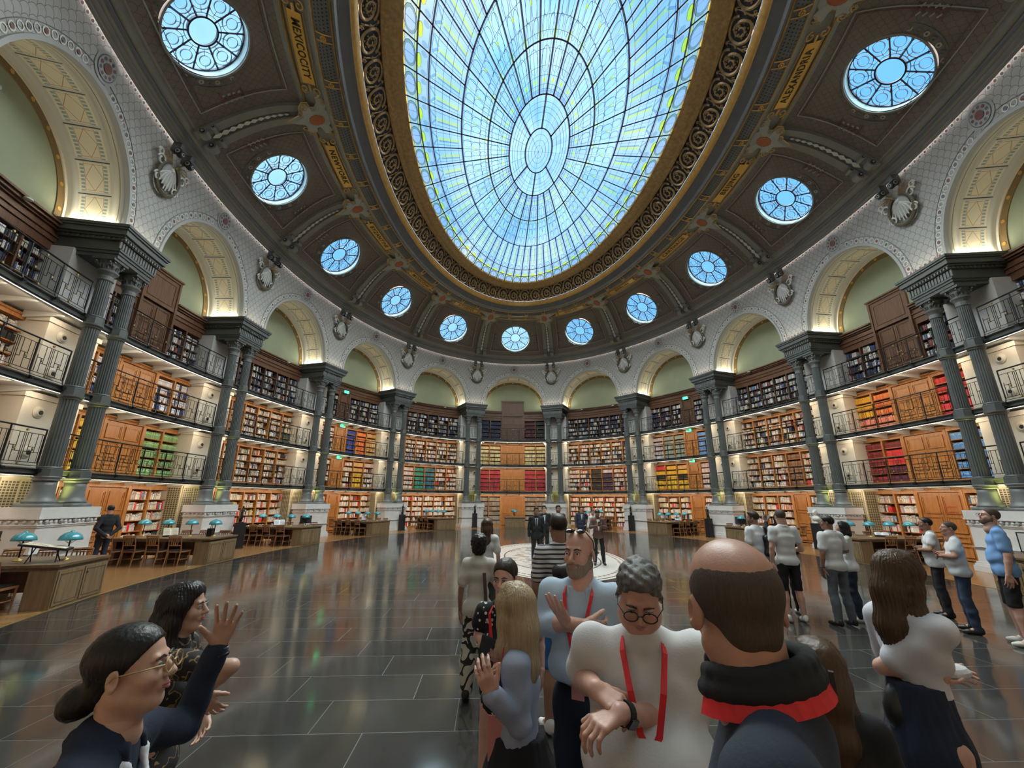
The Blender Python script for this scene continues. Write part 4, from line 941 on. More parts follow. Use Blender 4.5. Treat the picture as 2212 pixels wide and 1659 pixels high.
# ---------------------------------------------------------------- lamps of the galleries
def area(name, T, sx, sy, e, col, spread=None):
    l = bpy.data.lights.new(name, 'AREA'); l.shape = 'RECTANGLE'; l.size = sx; l.size_y = sy; l.energy = e; l.color = col
    if spread: l.spread = math.radians(spread)
    o = bpy.data.objects.new(name, l); COL.objects.link(o); o.matrix_world = T; return o
for q in range(-7, 9):
    k = 1.0
    for lv, z, e in ((0, SOF[0], 30), (1, SOF[1], 24), (2, SOF[2], 24)):
        T = frame(q, .90, z-.015) @ Matrix.Rotation(math.radians(38), 4, 'X'); area('gallery_light', T, 5.4, .05, e, (1, .86, .66))
    # uplights on the imposts, washing the arch
    for sg in (-1, 1):
        T = frame(q + sg*(HQ-.012), 1.15, 9.53) @ Matrix.Rotation(PI - sg*.18, 4, 'Y') ; area('arch_uplight', T, .06, 1.2, 11, (1, .92, .70))
for p in PIERS:
    T = frame(p+.5, .18, 9.53) @ Matrix.Rotation(PI, 4, 'X'); area('pier_uplight', T, 1.3, .05, 3.0, (1, .9, .68))
    T = frame(p+.5, .72, 1.78) @ Matrix.Rotation(PI, 4, 'X'); area('pedestal_uplight', T, .22, .22, 7, (.95, 1.0, .25), 90)
# painted wreath, ribbons and owl-headed brackets on each spandrel
rel0 = None
def relief(t):
    R = Matrix.Identity(4)
    mb = local(MB()); a = np.linspace(.35, 2*PI-.35, 30)+PI/2; mb.tube(np.stack([.47*np.cos(a), -.03+0*a, -.20+.55*np.sin(a)], -1), .065, 'leafband', 6); mb.build('wreath', t)
    mb = local(MB())
    for sg in (-1, 1):
        for cx, cz, r_ in ((.52, .12, .17), (.42, -.42, .16), (.66, .30, .12)):
            t_ = np.linspace(0, 2*PI*1.15, 18); rr = np.linspace(r_, r_*.45, 18); mb.tube(np.stack([sg*(cx + rr*np.cos(t_)), -.05+0*t_, cz + rr*np.sin(t_)], -1), .03, 'ribbon', 5)
        for k in range(4): mb.tube([(sg*.02, -.05, .12), (sg*(.06+.09*k), -.06, -.18), (sg*(.05+.13*k), -.05, -.62+.10*k)], .022, 'ribbon', 4)
        for k in range(4): mb.tube([(sg*.1, -.04, .30), (sg*(.3+.12*k), -.05, .62-.08*k), (sg*(.5+.12*k), -.03, .70-.16*k)], [.03, .02, .006], 'gold_dark', 4)
    mb.ball((0, -.02, -.12), (.34, .05, .38), 'ornament', 14, 8); mb.ball((0, -.06, .14), (.09, .05, .07), 'ribbon', 8, 6); mb.build('ribbons', t)
    mb = local(MB())
    for sg in (-1, 1):
        mb.box((sg*.27-.08, -.26, .64), (sg*.27+.08, .0, 1.0), 'iron'); T = Matrix.Translation((sg*.27, -.24, .66)) @ Matrix.Rotation(PI/2, 4, 'Y')
        mb.lathe([(.12, -.10), (.12, .10)], 'black', 14, T); mb.lathe([(.075, -.115), (.075, .115)], 'ornament', 12, T); mb.lathe([(.04, -.125), (.04, .125)], 'black', 8, T)
        T2 = Matrix.Translation((sg*.27, -.30, .62)) @ Matrix.Rotation(PI/2, 4, 'X'); mb.lathe([(.10, -.05), (.10, .05)], 'black', 14, T2); mb.lathe([(.06, -.07), (.06, .07)], 'ornament', 10, T2); mb.lathe([(.03, -.08), (.03, .08)], 'black', 8, T2)
    mb.build('scroll_bracket', t)
for p in range(-6, 6):
    T = frame(p+.5, WOFF(12.1)-.10, 12.1) @ Matrix.Rotation(.13, 4, 'X'); lab = 'wreath and ribbon relief with twin scroll brackets above the ' + pier_words(p)
    if rel0 is None: rel0 = thing('spandrel_relief', lab, 'wall relief', T=T, group='wreath reliefs between the arches'); relief(rel0)
    else: c = copy_tree(rel0); c.matrix_world = T; c['label'] = lab
# ================================================================ DESKS, CHAIRS, LAMPS
mat('teal_enamel', (.035, .27, .34), .18, coat=.6); mat('paper', (.68, .62, .50), .8, 0, .06, 20); mat('paper_white', (.74, .74, .76), .7); mat('leather_black', (.012, .012, .013), .35); mat('screen', (.03, .035, .04), .2)
mat('bronze', (.03, .032, .03), .35, .6); mat('marble_white', (.66, .65, .62), .5)
def W3(T, p): v = T @ Vector(p); return v
desk0 = chair0 = lamp0 = None
DL = 3.0
def make_desk(t):
    # local: x along the wall (tangent), y outwards; inner end at y = 0
    mb = local(MB()); mb.box((-.75, -.02, .72), (.75, DL, .765), 'desk_wood'); mb.box((-.72, 0, .66), (.72, DL-.03, .72), 'desk_wood'); mb.build('tabletop', t)
    mb = local(MB()); mb.box((-.72, 0, 0), (.72, .42, .70), 'desk_panel')
    mb.build('end_cabinet', t)
    for sg in (-1, 1):
        mb = local(MB()); x0, x1 = sorted((sg*.02, sg*.69)); mb.box((x0, -.016, .05), (x1, 0, .64), 'desk_panel')
        for a, b in (((x0+.05, .10), (x1-.05, .115)), ((x0+.05, .575), (x1-.05, .59)), ((x0+.05, .10), (x0+.065, .59)), ((x1-.065, .10), (x1-.05, .59))): mb.box((a[0], -.022, a[1]), (b[0], -.014, b[1]), 'desk_wood')
        d = mb.build('cabinet_door', t)
        if sg > 0: mb = local(MB()); mb.box((.07, -.026, .50), (.10, -.014, .54), 'black'); mb.build('keyhole', d)
    for y in (1.42, DL-.14): mb = local(MB()); mb.box((-.55, y, 0), (.55, y+.12, .66), 'walnut'); mb.box((-.6, y-.03, 0), (.6, y+.15, .05), 'walnut'); mb.build('pedestal', t)
    mb = local(MB()); mb.box((-.02, .4, .2), (.02, DL-.1, .66), 'walnut'); mb.build('modesty_panel', t)
def make_chair(t):
    for x in (-.19, .19):
        mb = local(MB()); mb.tube([(x, -.19, 0), (x*1.02, -.20, .43)], [.016, .021], 'chair_wood', 4); mb.build('leg', t)
        mb = local(MB()); mb.tube([(x, .26, 0), (x*.97, .20, .44), (x*.95, .22, .62), (x*.92, .28, .88)], [.016, .021, .018, .015], 'chair_wood', 4); mb.build('leg', t)
    mb = local(MB()); mb.box((-.21, -.22, .40), (.21, .21, .44), 'chair_wood'); mb.box((-.20, -.215, .44), (.20, .20, .465), 'leather_black'); mb.build('seat', t)
    mb = local(MB())
    mb.tube([(-.175, .275, .855), (0, .295, .86), (.175, .275, .855)], .032, 'chair_wood', 6); mb.tube([(-.18, .235, .60), (0, .25, .60), (.18, .235, .60)], .016, 'chair_wood', 5); mb.tube([(-.17, .265, .80), (.17, .265, .80)], .012, 'chair_wood', 4)
    for x in (-.09, -.03, .03, .09): mb.box((x-.012, .245, .60), (x+.012, .262, .82), 'chair_wood')
    mb.build('backrest', t)
    mb = local(MB())
    for x in (-.19, .19): mb.tube([(x, -.19, .2), (x, .235, .2)], .010, 'chair_wood', 4)
    mb.tube([(-.19, 0, .2), (.19, 0, .2)], .010, 'chair_wood', 4); mb.build('stretcher', t)
def make_lamp(t):
    mb = local(MB()); mb.lathe([(.075, 0), (.078, .012), (.05, .03), (.018, .045), (.014, .06)], 'brass', 20); mb.build('base', t, smooth=True)
    mb = local(MB()); mb.lathe([(.013, .05), (.013, .42)], 'black_iron', 10); mb.build('stem', t)
    mb = local(MB())
    for a in (0, PI/2, PI, 1.5*PI): mb.tube([(.01*math.cos(a), .01*math.sin(a), .30), (.13*math.cos(a), .13*math.sin(a), .385)], .004, 'brass', 4)
    mb.build('shade_support', t)
    mb = local(MB()); pr = [(.185, .37), (.18, .405), (.16, .45), (.12, .49), (.07, .515), (.03, .522), (.03, .535), (.022, .545), (0.001, .547)]; mb.lathe(pr, 'teal_enamel', 28); mb.build('lamp_shade', t, smooth=True)
DW = {-6: 'outside the left edge', -5: 'nearest on the left', -4: 'second from the left', -3: 'third from the left', -2: 'fourth from the left', -1: 'just left of the far centre desk', 0: 'at the far centre', 1: 'just right of the far centre desk', 2: 'fourth from the right', 3: 'third from the right', 4: 'second from the right', 5: 'nearest on the right', 6: 'outside the right edge'}
DESKS = {}
def DT(q, x, y, z=0., rz=0.): return frame(q, -2.0, 0) @ Matrix.Translation((x, y, z)) @ Matrix.Rotation(rz, 4, 'Z')
for q in range(-6, 7):
    T = frame(q, -2.0, 0); lab = 'long dark wooden reading desk, the one %s' % DW[q]
    if desk0 is None: desk0 = thing('reading_desk', lab, 'desk', T=T, group='reading desks under the galleries'); make_desk(desk0)
    else: c = copy_tree(desk0); c.matrix_world = T; c['label'] = lab
    for i in range(4):
        T = DT(q, 0, .35 + i*.74, .765); lab = 'teal dome reading lamp, %s from the aisle on the desk %s' % (ORD[i+1], DW[q])
        lab = ' '.join(lab.split()[:16])
        if lamp0 is None: lamp0 = thing('reading_lamp', lab, 'lamp', T=T, group='teal reading lamps'); make_lamp(lamp0)
        else: c = copy_tree(lamp0); c.matrix_world = T; c['label'] = lab
    if q == 0: continue
    for sg in (-1, 1):
        for i in range(4):
            T = DT(q, sg*(.90+rb.uniform(-.02, .07)), .72 + i*.64 + rb.uniform(-.03, .03), 0, -sg*(PI/2) + rb.uniform(-.08, .08)); lab = 'slatted wooden chair, %s from aisle on %s side, desk %s' % (ORD[i+1], 'left' if sg < 0 else 'right', DW[q])
            lab = ' '.join(lab.split()[:16])
            if chair0 is None: chair0 = thing('slatted_chair', lab, 'chair', T=T, group='chairs at the reading desks'); make_chair(chair0)
            else: c = copy_tree(chair0); c.matrix_world = T; c['label'] = lab
# open books and facsimiles on slanted stands
def bookstand(q, x, y, rz, lab, w=.42, tilt=.9, paper='paper'):
    t = thing('book_display', lab, 'book display', T=DT(q, x, y, .765, rz)); R = Matrix.Translation((0, 0, .02)) @ Matrix.Rotation(tilt, 4, 'X')
    mb = local(MB()); mb.box((-w/2, 0, 0), (w/2, .30, .012), 'leather_black', T=R); mb.box((-w/2, -.01, 0), (w/2, .012, .04), 'leather_black', T=R); mb.tube([W3(R, (0, .25, 0)), (0, .26, 0)], .008, 'black_iron', 5); mb.build('stand', t)
    for sg in (-1, 1):
        mb = local(MB()); xs = np.linspace(0, sg*w*.46, 6); P = [[W3(R, (x, y_, .014 + .022*max(0.0, math.sin(PI*min(1, abs(x)/(w*.46))))**.6)) for x in xs] for y_ in (.03, .29)]; mb.grid(np.array(P), paper)
        for k in range(5):
            y_ = .07 + k*.04
            mb.add([W3(R, (sg*a, b, .045)) for a, b in ((.03, y_), (w*.4, y_), (w*.4, y_+.015), (.03, y_+.015))], [(0, 1, 2, 3)], 'grille_beige' if paper == 'paper' else 'lilac_print')
        mb.build('page', t)
    return t
mat('lilac_print', (.42, .48, .58), .7)
bookstand(-4, -.2, 1.55, -.8, 'open picture book on a black slanted stand on the second desk from the left')
bookstand(-3, -.2, 1.5, -.8, 'blue landscape picture book on a stand, third desk from the left', .46, 1.0, 'paper_white')
bookstand(-2, -.1, 1.2, -.7, 'white sheets on a small stand on the fourth desk from the left', .3, .9, 'paper_white')
bookstand(2, .1, 1.8, .7, 'open white book on a stand, desk fourth from the right', .38, .9, 'paper_white')
bookstand(1, 0, 1.9, .5, 'open pale book on a stand, desk just right of the far centre desk', .38, .9, 'paper_white')
bookstand(-5, -.25, 2.0, -1.0, 'wide open book lying at the left edge of the nearest left desk', .6, .45)
t = thing('display_case', 'flat tilted tray with a coloured facsimile on the nearest left desk', 'display tray', T=DT(-5, -.30, .52, .765, 1.9)); R = Matrix.Translation((0, 0, .26)) @ Matrix.Rotation(-.18, 4, 'Y')
mb = local(MB()); mb.box((-.34, -.24, 0), (.34, .24, .035), 'leather_black', T=R); mb.build('tray', t); mb = local(MB()); mb.box((-.30, -.20, .036), (.30, .20, .042), 'paper', T=R)
for k in range(14): x, y = rb.uniform(-.25, .18), rb.uniform(-.17, .1); mb.box((x, y, .0425), (x+.08, y+.06, .0435), rb.choice(['grille_beige', 'tan_print', 'lilac_print']) if 'tan_print' in MATS else (mat('tan_print', (.45, .27, .12), .7) and 'tan_print'), T=R)
mb.build('facsimile', t); mb = local(MB())
for x in (-.2, .2): mb.tube([(x, -.15, 0), (x*.8, .12, .27)], .01, 'black_iron', 5); mb.tube([(x, .15, 0), (x*.8, -.12, .27)], .01, 'black_iron', 5)
mb.build('folding_frame', t)
t = thing('black_music_stand', 'thin stand draped with black cloth behind the nearest left desk', 'stand', T=DT(-5, -.95, .95, 0)); mb = local(MB()); mb.tube([(0, 0, 0), (0, 0, 1.28)], .012, 'black_iron', 6); mb.lathe([(.16, 0), (.16, .015)], 'black_iron', 14); mb.build('pole', t)
mb = local(MB()); mb.box((-.16, -.02, 1.20), (.16, .02, 1.36), 'leather_black'); mb.box((-.02, -.03, .98), (.16, .03, 1.22), 'leather_black'); mb.build('cloth', t)
t = thing('handbag', 'black handbag standing on the second desk from the left', 'handbag', T=DT(-4, .2, .58, .765, .3)); mb = local(MB()); mb.box((-.17, -.07, 0), (.17, .07, .24), 'leather_black'); mb.build('body', t); mb = local(MB()); a = np.linspace(0, PI, 10); mb.tube(np.stack([.09*np.cos(a), 0*a, .24+.16*np.sin(a)], -1), .008, 'leather_black', 5); mb.build('handle', t)
def monitor(q, x, y, rz, lab, w=.5, h=.34, face='screen'):
    t = thing('desk_monitor', lab, 'monitor', T=DT(q, x, y, .765, rz)); mb = local(MB()); mb.box((-w/2, -.015, .12), (w/2, .015, .12+h), 'leather_black'); mb.build('casing', t); mb = local(MB()); mb.box((-w/2+.02, -.02, .14), (w/2-.02, -.016, .10+h), face); mb.build('display', t)
    mb = local(MB()); mb.lathe([(.10, 0), (.10, .012), (.015, .02), (.015, .14)], 'black_iron', 14); mb.build('foot', t)
monitor(-3, .1, .42, -.6, 'black monitor on the aisle end of the third desk from the left'); monitor(5, .2, .35, .9, 'large screen showing a pale map on the nearest right desk', .62, .42, 'paper_white'); monitor(3, -.1, .4, .5, 'black monitor on the aisle end of the third desk from the right')
bookstand(4, 0, 1.5, .9, 'open white book lying on the second desk from the right', .42, .35, 'paper_white')
for q in range(-5, 6):
    if q % 2:
        for x in (-1.2, 1.2):
            t = thing('cornice_spotlight', 'small white dome spotlight, cornice %s half, %s' % ('left' if x < 0 else 'right', BW[q]), 'spotlight', M(q + x*UQ, 1.74, 9.26)); mb = MB(); c_ = M(q + x*UQ, 1.76, 9.26); mb.ball(c_, (.10, .10, .05), 'white_paint', 12, 6); mb.build('housing', t)
t = thing('direction_sign', 'two small red arrow lines on the big oak door at right', 'sign', M(4 + .3*UQ, 1.94, 1.75)); mb = MB()
mat('sign_red', (.45, .02, .015), .6)
for k, (z, w) in enumerate(((1.80, .30), (1.62, .26))):
    mb.add(M(4 + np.array([.12, .12, .20])*UQ, 1.945, [z-.045, z+.045, z]), [(0, 1, 2), (2, 1, 0)], 'sign_red')
    for j in range(int(w/.034)): x = .24 + j*.034; mb.add(M(4 + np.array([x, x+.022, x+.022, x])*UQ, 1.945, [z-.018, z-.018, z+.018, z+.018]), [(0, 1, 2, 3)], 'sign_red')
mb.build('lettering', t)
# statues on black posts, bust
def statue(T, lab, arm):
    t = thing('bronze_statue', lab, 'statue', T=T, group='small bronze statues on black posts')
    mb = local(MB()); mb.box((-.15, -.15, 0), (.15, .15, 1.0), 'black'); mb.box((-.17, -.17, 0), (.17, .17, .05), 'black'); mb.build('post', t)
    mb = local(MB()); mb.lathe([(.10, 1.0), (.10, 1.04)], 'bronze', 12)
    mb.tube([(-.05, 0, 1.04), (-.045, -.01, 1.2), (-.03, 0, 1.34), (0, 0, 1.42), (0, 0, 1.5), (0, .0, 1.57)], [.02, .03, .04, .05, .055, .025], 'bronze', 8); mb.tube([(.07, .03, 1.04), (.055, 0, 1.2), (.03, 0, 1.36)], [.02, .028, .04], 'bronze', 8)
    mb.ball((0, -.01, 1.62), (.035, .04, .048), 'bronze', 10, 7); mb.tube([(.06, 0, 1.52), (.13, -.03, 1.54 if arm else 1.42), (.12, -.04, 1.66 if arm else 1.32)], [.02, .017, .012], 'bronze', 6); mb.tube([(-.06, 0, 1.52), (-.12, -.03, 1.43), (-.04, -.09, 1.40)], [.02, .017, .012], 'bronze', 6)
    mb.ball((.0, .05, 1.12), (.07, .04, .10), 'bronze', 8, 6); mb.build('figure', t, smooth=True)
PWS = {-2: 'fourth', -1: 'fifth', 1: 'seventh', 2: 'eighth', -4: 'second'}
for p, x in ((-4, .80), (-2, .30), (-1, .05), (1, -.1), (2, -.55)): statue(frame(p+.5, -.05, 0) @ Matrix.Translation((x, 0, 0)), 'small dark bronze statue on a black post before the %s pedestal from the left' % PWS[p], p % 2)
t = thing('marble_bust', 'white marble bust in front of the ninth stone pedestal from the left', 'bust', T=frame(3.5, .05, 0) @ Matrix.Translation((-.35, 0, 0)))
mb = local(MB()); mb.box((-.17, -.17, 0), (.17, .17, 1.05), 'black'); mb.build('post', t); mb = local(MB()); mb.lathe([(.09, 1.05), (.10, 1.07), (.05, 1.12), (.05, 1.15)], 'marble_white', 14); mb.ball((0, 0, 1.25), (.19, .11, .12), 'marble_white', 14, 9); mb.tube([(0, 0, 1.3), (0, -.01, 1.42)], .055, 'marble_white', 10); mb.ball((0, -.02, 1.50), (.075, .09, .115), 'marble_white', 14, 10); mb.ball((0, -.105, 1.49), (.014, .02, .025), 'marble_white', 6, 5); mb.ball((0, .02, 1.55), (.085, .09, .08), 'marble_white', 10, 7); mb.build('bust', t, smooth=True)
# ================================================================ BOOKS
bpy.context.view_layer.update(); dgr = bpy.context.evaluated_depsgraph_get()
def proj(P):
    d = Vector(P) - CAM; z = d.dot(_f)
    return (1106 + FPX*d.dot(_r2)/z, 829.5 - FPX*d.dot(_u2)/z, z) if z > .1 else (0, 0, -1)
cand = []
for i, (q, x0, x1, o, z, h, c, info) in enumerate(BOOKS):
    if abs(q) < 3 or info[0] > 1 or abs(q) > 5: continue
    P = M(q + (x0+x1)/2*UQ, o, z+h/2); u, v, d = proj(P)
    if d > 0 and 4 < u < 2208 and 4 < v < 1650: cand.append(((x1-x0)*h/d/d, i, P, d))
cand.sort(reverse=True); pick = []
for s_, i, P, d in cand:
    dv = Vector(P) - CAM; L = dv.length; hit, loc, *_ = SC.ray_cast(dgr, CAM, dv.normalized(), distance=L*1.01)
    if not hit or (loc-CAM).length > L-.12: pick.append(i)
    if len(pick) >= 300: break
pick = set(pick)
def book_geo(mb, q, x0, x1, o, z, h, c, near):
    a, b = q + x0*UQ, q + x1*UQ; P = M([a, b, b, a, a, b, b, a], [o, o, o+.22, o+.22]*2, [z]*4+[z+h]*4)
    mb.add(P, [(0, 4, 5, 1), (4, 7, 6, 5), (0, 3, 7, 4), (1, 5, 6, 2)], 'tinted', c)
    if near:
        hh = (int(x0*1e4) % 7)/7; m1, m2 = a + (b-a)*.18, b - (b-a)*.18; z0 = z + h*(.55+.2*hh); z1 = z0 + h*.14; k = .25 if sum(c) > 1.2 else 2.2; c2 = tuple(min(.8, v*k+.02) for v in c)
        mb.add(M([m1, m2, m2, m1], o-.001, [z0, z0, z1, z1]), [(0, 3, 2, 1)], 'tinted', c2)
stuff = MB()
for i, (q, x0, x1, o, z, h, c, info) in enumerate(BOOKS):
    if i not in pick: book_geo(stuff, q, x0, x1, o, z, h, c, abs(q) >= 3); continue
    mb = MB(); book_geo(mb, q, x0, x1, o, z, h, c, True); lv, ki, ci, row, side, n = info
    b = mb.build('book', origin=M(q + (x0+x1)/2*UQ, o, z)); nn = ORD[n] if n < 11 else '%dth' % n
    tag(b, '%s %s book, %s along, %s shelf up, column %d, %s, %s' % ('thick' if x1-x0 > .04 else 'thin', book_colour_name(c), nn, ORD[row+1], ci+1, LW[lv], {-5: 'left edge bay', -4: 'near left bay', -3: 'third left bay', 3: 'third right bay', 4: 'near right bay', 5: 'right edge bay'}[q]), 'book', 'books in the nearer bookcases')
o = stuff.build('shelved_books'); tag(o, 'thousands of books filling the shelves all round the hall', 'books', kind='stuff')
# ================================================================ PEOPLE: signed-distance bodies meshed with surface nets
class SDF:
    def __init__(s, h): s.h = h; s.p = []
    def cap(s, a, b, ra, rb=None, k=.02, op='u'): s.p.append(('c', np.array(a, float), np.array(b, float), ra, ra if rb is None else rb, k, op)); return s
    def chain(s, pts, rs, k=.02, op='u'):
        for i in range(len(pts)-1): s.cap(pts[i], pts[i+1], rs[i], rs[i+1], k, op)
        return s
    def ell(s, c, r, k=.02, R=None, op='u'): s.p.append(('e', np.array(c, float), np.array(r, float), np.eye(3) if R is None else np.array(R), 0, k, op)); return s
    def cut(s, pt, n, k=.004): n = np.array(n, float); s.p.append(('p', np.array(pt, float), n/np.linalg.norm(n), 0, 0, k, 'cut')); return s
    def ripple(s, fn): s.p.append(('r', fn, 0, 0, 0, 0, 'r')); return s
    def xform(s, R, t):             # transform everything so far
        R = np.array(R); t = np.array(t, float); q = []
        for e in s.p:
            if e[0] == 'c': q.append(('c', R@e[1]+t, R@e[2]+t, *e[3:]))
            elif e[0] == 'e': q.append(('e', R@e[1]+t, e[2], R@e[3], *e[4:]))
            elif e[0] == 'p': q.append(('p', R@e[1]+t, R@e[2], *e[3:]))
            else:
                f = e[1]; q.append(('r', (lambda P, f=f: f((P - t) @ R)), *e[2:]))
        s.p = q; return s
    def mesh(s):
        h = s.h; lo = np.full(3, 1e9); hi = -lo
        for e in s.p:
            if e[6] != 'u': continue
            if e[0] == 'c': r = max(e[3], e[4]); a, b = np.minimum(e[1], e[2])-r, np.maximum(e[1], e[2])+r
            else: r = np.abs(e[3]) @ e[2]; a, b = e[1]-r, e[1]+r
            lo = np.minimum(lo, a); hi = np.maximum(hi, b)
        lo -= 2.5*h + .006; hi += 2.5*h + .006; n = np.ceil((hi-lo)/h).astype(int)+1; ax = [lo[i]+h*np.arange(n[i]) for i in range(3)]; F = np.full(n, .5, np.float32)
        def sub(a, b): i0 = np.clip(((a-lo)/h).astype(int)-1, 0, n); i1 = np.clip(((b-lo)/h).astype(int)+3, 0, n); return i0, i1
        for e in s.p:
            k = e[5]; m = k + 3*h
            if e[0] == 'c': r = max(e[3], e[4])+m; i0, i1 = sub(np.minimum(e[1], e[2])-r, np.maximum(e[1], e[2])+r)
            elif e[0] == 'e': r = np.abs(e[3]) @ e[2] + m; i0, i1 = sub(e[1]-r, e[1]+r)
            else: i0, i1 = np.zeros(3, int), n
            if (i1 <= i0).any(): continue
            sl = tuple(slice(i0[i], i1[i]) for i in range(3)); X, Y, Z = np.meshgrid(*[ax[i][sl[i]] for i in range(3)], indexing='ij'); f = F[sl]
            if e[0] == 'c':
                a, b, ra, rb = e[1:5]; d = b-a; L = d@d + 1e-12; t = np.clip(((X-a[0])*d[0]+(Y-a[1])*d[1]+(Z-a[2])*d[2])/L, 0, 1)
                v = np.sqrt((X-a[0]-t*d[0])**2+(Y-a[1]-t*d[1])**2+(Z-a[2]-t*d[2])**2) - (ra+(rb-ra)*t)
            elif e[0] == 'e':
                R = e[3]; c = e[1]; r = e[2]; U = [((X-c[0])*R[0, i]+(Y-c[1])*R[1, i]+(Z-c[2])*R[2, i]) for i in range(3)]
                k0 = np.sqrt(sum((U[i]/r[i])**2 for i in range(3))); k1 = np.sqrt(sum((U[i]/r[i]**2)**2 for i in range(3)))+1e-9; v = k0*(k0-1)/k1
            elif e[0] == 'p': v = (X-e[1][0])*e[2][0]+(Y-e[1][1])*e[2][1]+(Z-e[1][2])*e[2][2]
            else:
                near = np.abs(f) < 3*h; P = np.stack([X[near], Y[near], Z[near]], -1); f[near] += e[1](P).astype(np.float32); continue
            if e[6] == 'u': hh = np.clip(k-np.abs(f-v), 0, None)/max(k, 1e-6); F[sl] = np.minimum(f, v) - hh*hh*k/4
            else:
                w = v if e[6] == 'cut' else -v; hh = np.clip(k-np.abs(f-w), 0, None)/max(k, 1e-6); F[sl] = np.maximum(f, w) + hh*hh*k/4
        I = F < 0; c = [I[a:n[0]-1+a, b:n[1]-1+b, d:n[2]-1+d] for a in (0, 1) for b in (0, 1) for d in (0, 1)]
        cnt = sum(x.astype(np.int8) for x in c); cells = np.argwhere((cnt > 0) & (cnt < 8)); idx = np.full(n-1, -1, np.int64); idx[tuple(cells.T)] = np.arange(len(cells))
        acc = np.zeros((len(cells), 3)); num = np.zeros(len(cells))
        crn = [(a, b, d) for a in (0, 1) for b in (0, 1) for d in (0, 1)]
        val = {q: F[tuple((cells+q).T)] for q in crn}
        for q in crn:
            for x in range(3):
                if q[x]: continue
                q2 = list(q); q2[x] = 1; q2 = tuple(q2); a, b = val[q], val[q2]; mk = (a < 0) != (b < 0); t = np.where(mk, a/np.where(a-b == 0, 1, a-b), 0); p = np.array(q, float)[None].repeat(len(cells), 0); p[:, x] += t; acc += p*mk[:, None]; num += mk
        V = lo + (cells + acc/num[:, None])*h; faces = []
        for x in range(3):
            y, z = (x+1) % 3, (x+2) % 3; s0 = [slice(1, n[i]-1) for i in range(3)]; s0[x] = slice(0, n[x]-1); s1 = list(s0); s1[x] = slice(1, n[x]); A, B = I[tuple(s0)], I[tuple(s1)]
            e = np.argwhere(A != B); off = np.array([1, 1, 1]); off[x] = 0; e = e + off; fl = A[tuple((e-off).T)]
            dy = np.zeros(3, int); dy[y] = 1; dz = np.zeros(3, int); dz[z] = 1
            q = np.stack([idx[tuple((e-dy-dz).T)], idx[tuple((e-dz).T)], idx[tuple(e.T)], idx[tuple((e-dy).T)]], 1)
            q = np.where(fl[:, None], q, q[:, ::-1]); faces.append(q)
        Fc = np.concatenate(faces); return V, Fc[(Fc >= 0).all(1)]
def mesh_obj(name, sdfs, m, parent):
    """one mesh object out of one or several distance fields (a coarse body, finer head and hands)"""
    Vs, Fs, b = [], [], 0
    for s in sdfs:
        V, Fc = s.mesh(); Vs.append(V); Fs.append(Fc+b); b += len(V)
    V = np.concatenate(Vs); Fc = np.concatenate(Fs); me = bpy.data.meshes.new(name); me.vertices.add(len(V)); me.vertices.foreach_set('co', V.astype(np.float32).ravel())
    me.loops.add(len(Fc)*4); me.loops.foreach_set('vertex_index', Fc.astype(np.int32).ravel()); me.polygons.add(len(Fc)); me.polygons.foreach_set('loop_start', np.arange(0, len(Fc)*4, 4, dtype=np.int32)); me.polygons.foreach_set('loop_total', np.full(len(Fc), 4, np.int32))
    me.polygons.foreach_set('use_smooth', np.ones(len(Fc), bool)); me.materials.append(MATS[m]); me.update(); me.validate()
    o = bpy.data.objects.new(name, me); COL.objects.link(o); o.parent = parent; return o
# people materials
def skin(name, c, r=.5):
    m = mat(name, c, r, 0, .07, 30, .06, 220); b = m.node_tree.nodes['Principled BSDF']; b.inputs['Subsurface Weight'].default_value = 0.0; return name
skin('skin_fair', (.56, .32, .25), .42); skin('skin_warm', (.42, .22, .155), .40); skin('skin_tan', (.29, .15, .10)); skin('skin_asian', (.53, .32, .24), .42)
def hairm(name, c1, c2, rough=.38, sc=60):
    m, g, b = nmat(name, rough, 0, .3); t = N(m.node_tree, 'ShaderNodeTexCoord'); mp = N(m.node_tree, 'ShaderNodeMapping'); mp.inputs['Scale'].default_value = (sc, sc, 3); m.node_tree.links.new(t.outputs['Object'], mp.inputs[0])
    n = g.noise(2.0, mp.outputs[0], 4); m.node_tree.links.new(g.mix(n, c1, c2), b.inputs['Base Color']); bp = N(m.node_tree, 'ShaderNodeBump'); bp.inputs['Strength'].default_value = .5; bp.inputs['Distance'].default_value = .004; m.node_tree.links.new(n, bp.inputs['Height']); m.node_tree.links.new(bp.outputs[0], b.inputs['Normal'])
hairm('hair_black', (.006, .005, .006), (.022, .018, .018), .3); hairm('hair_dark', (.012, .008, .006), (.04, .025, .018)); hairm('hair_brown', (.035, .018, .010), (.10, .055, .03)); hairm('hair_blonde', (.22, .15, .085), (.50, .38, .24), .4, 45)
hairm('hair_grey', (.03, .028, .027), (.20, .19, .185), .5, 90); hairm('beard_grey', (.14, .085, .06), (.38, .32, .28), .7, 140); hairm('stubble', (.055, .035, .028), (.16, .085, .06), .6, 160); hairm('buzz_cut', (.03, .022, .018), (.10, .07, .055), .6, 200)
def cloth(name, c, bump=.09, bs=160, rough=.85, var=.05): return mat(name, c, rough, 0, var, 5, bump, bs)
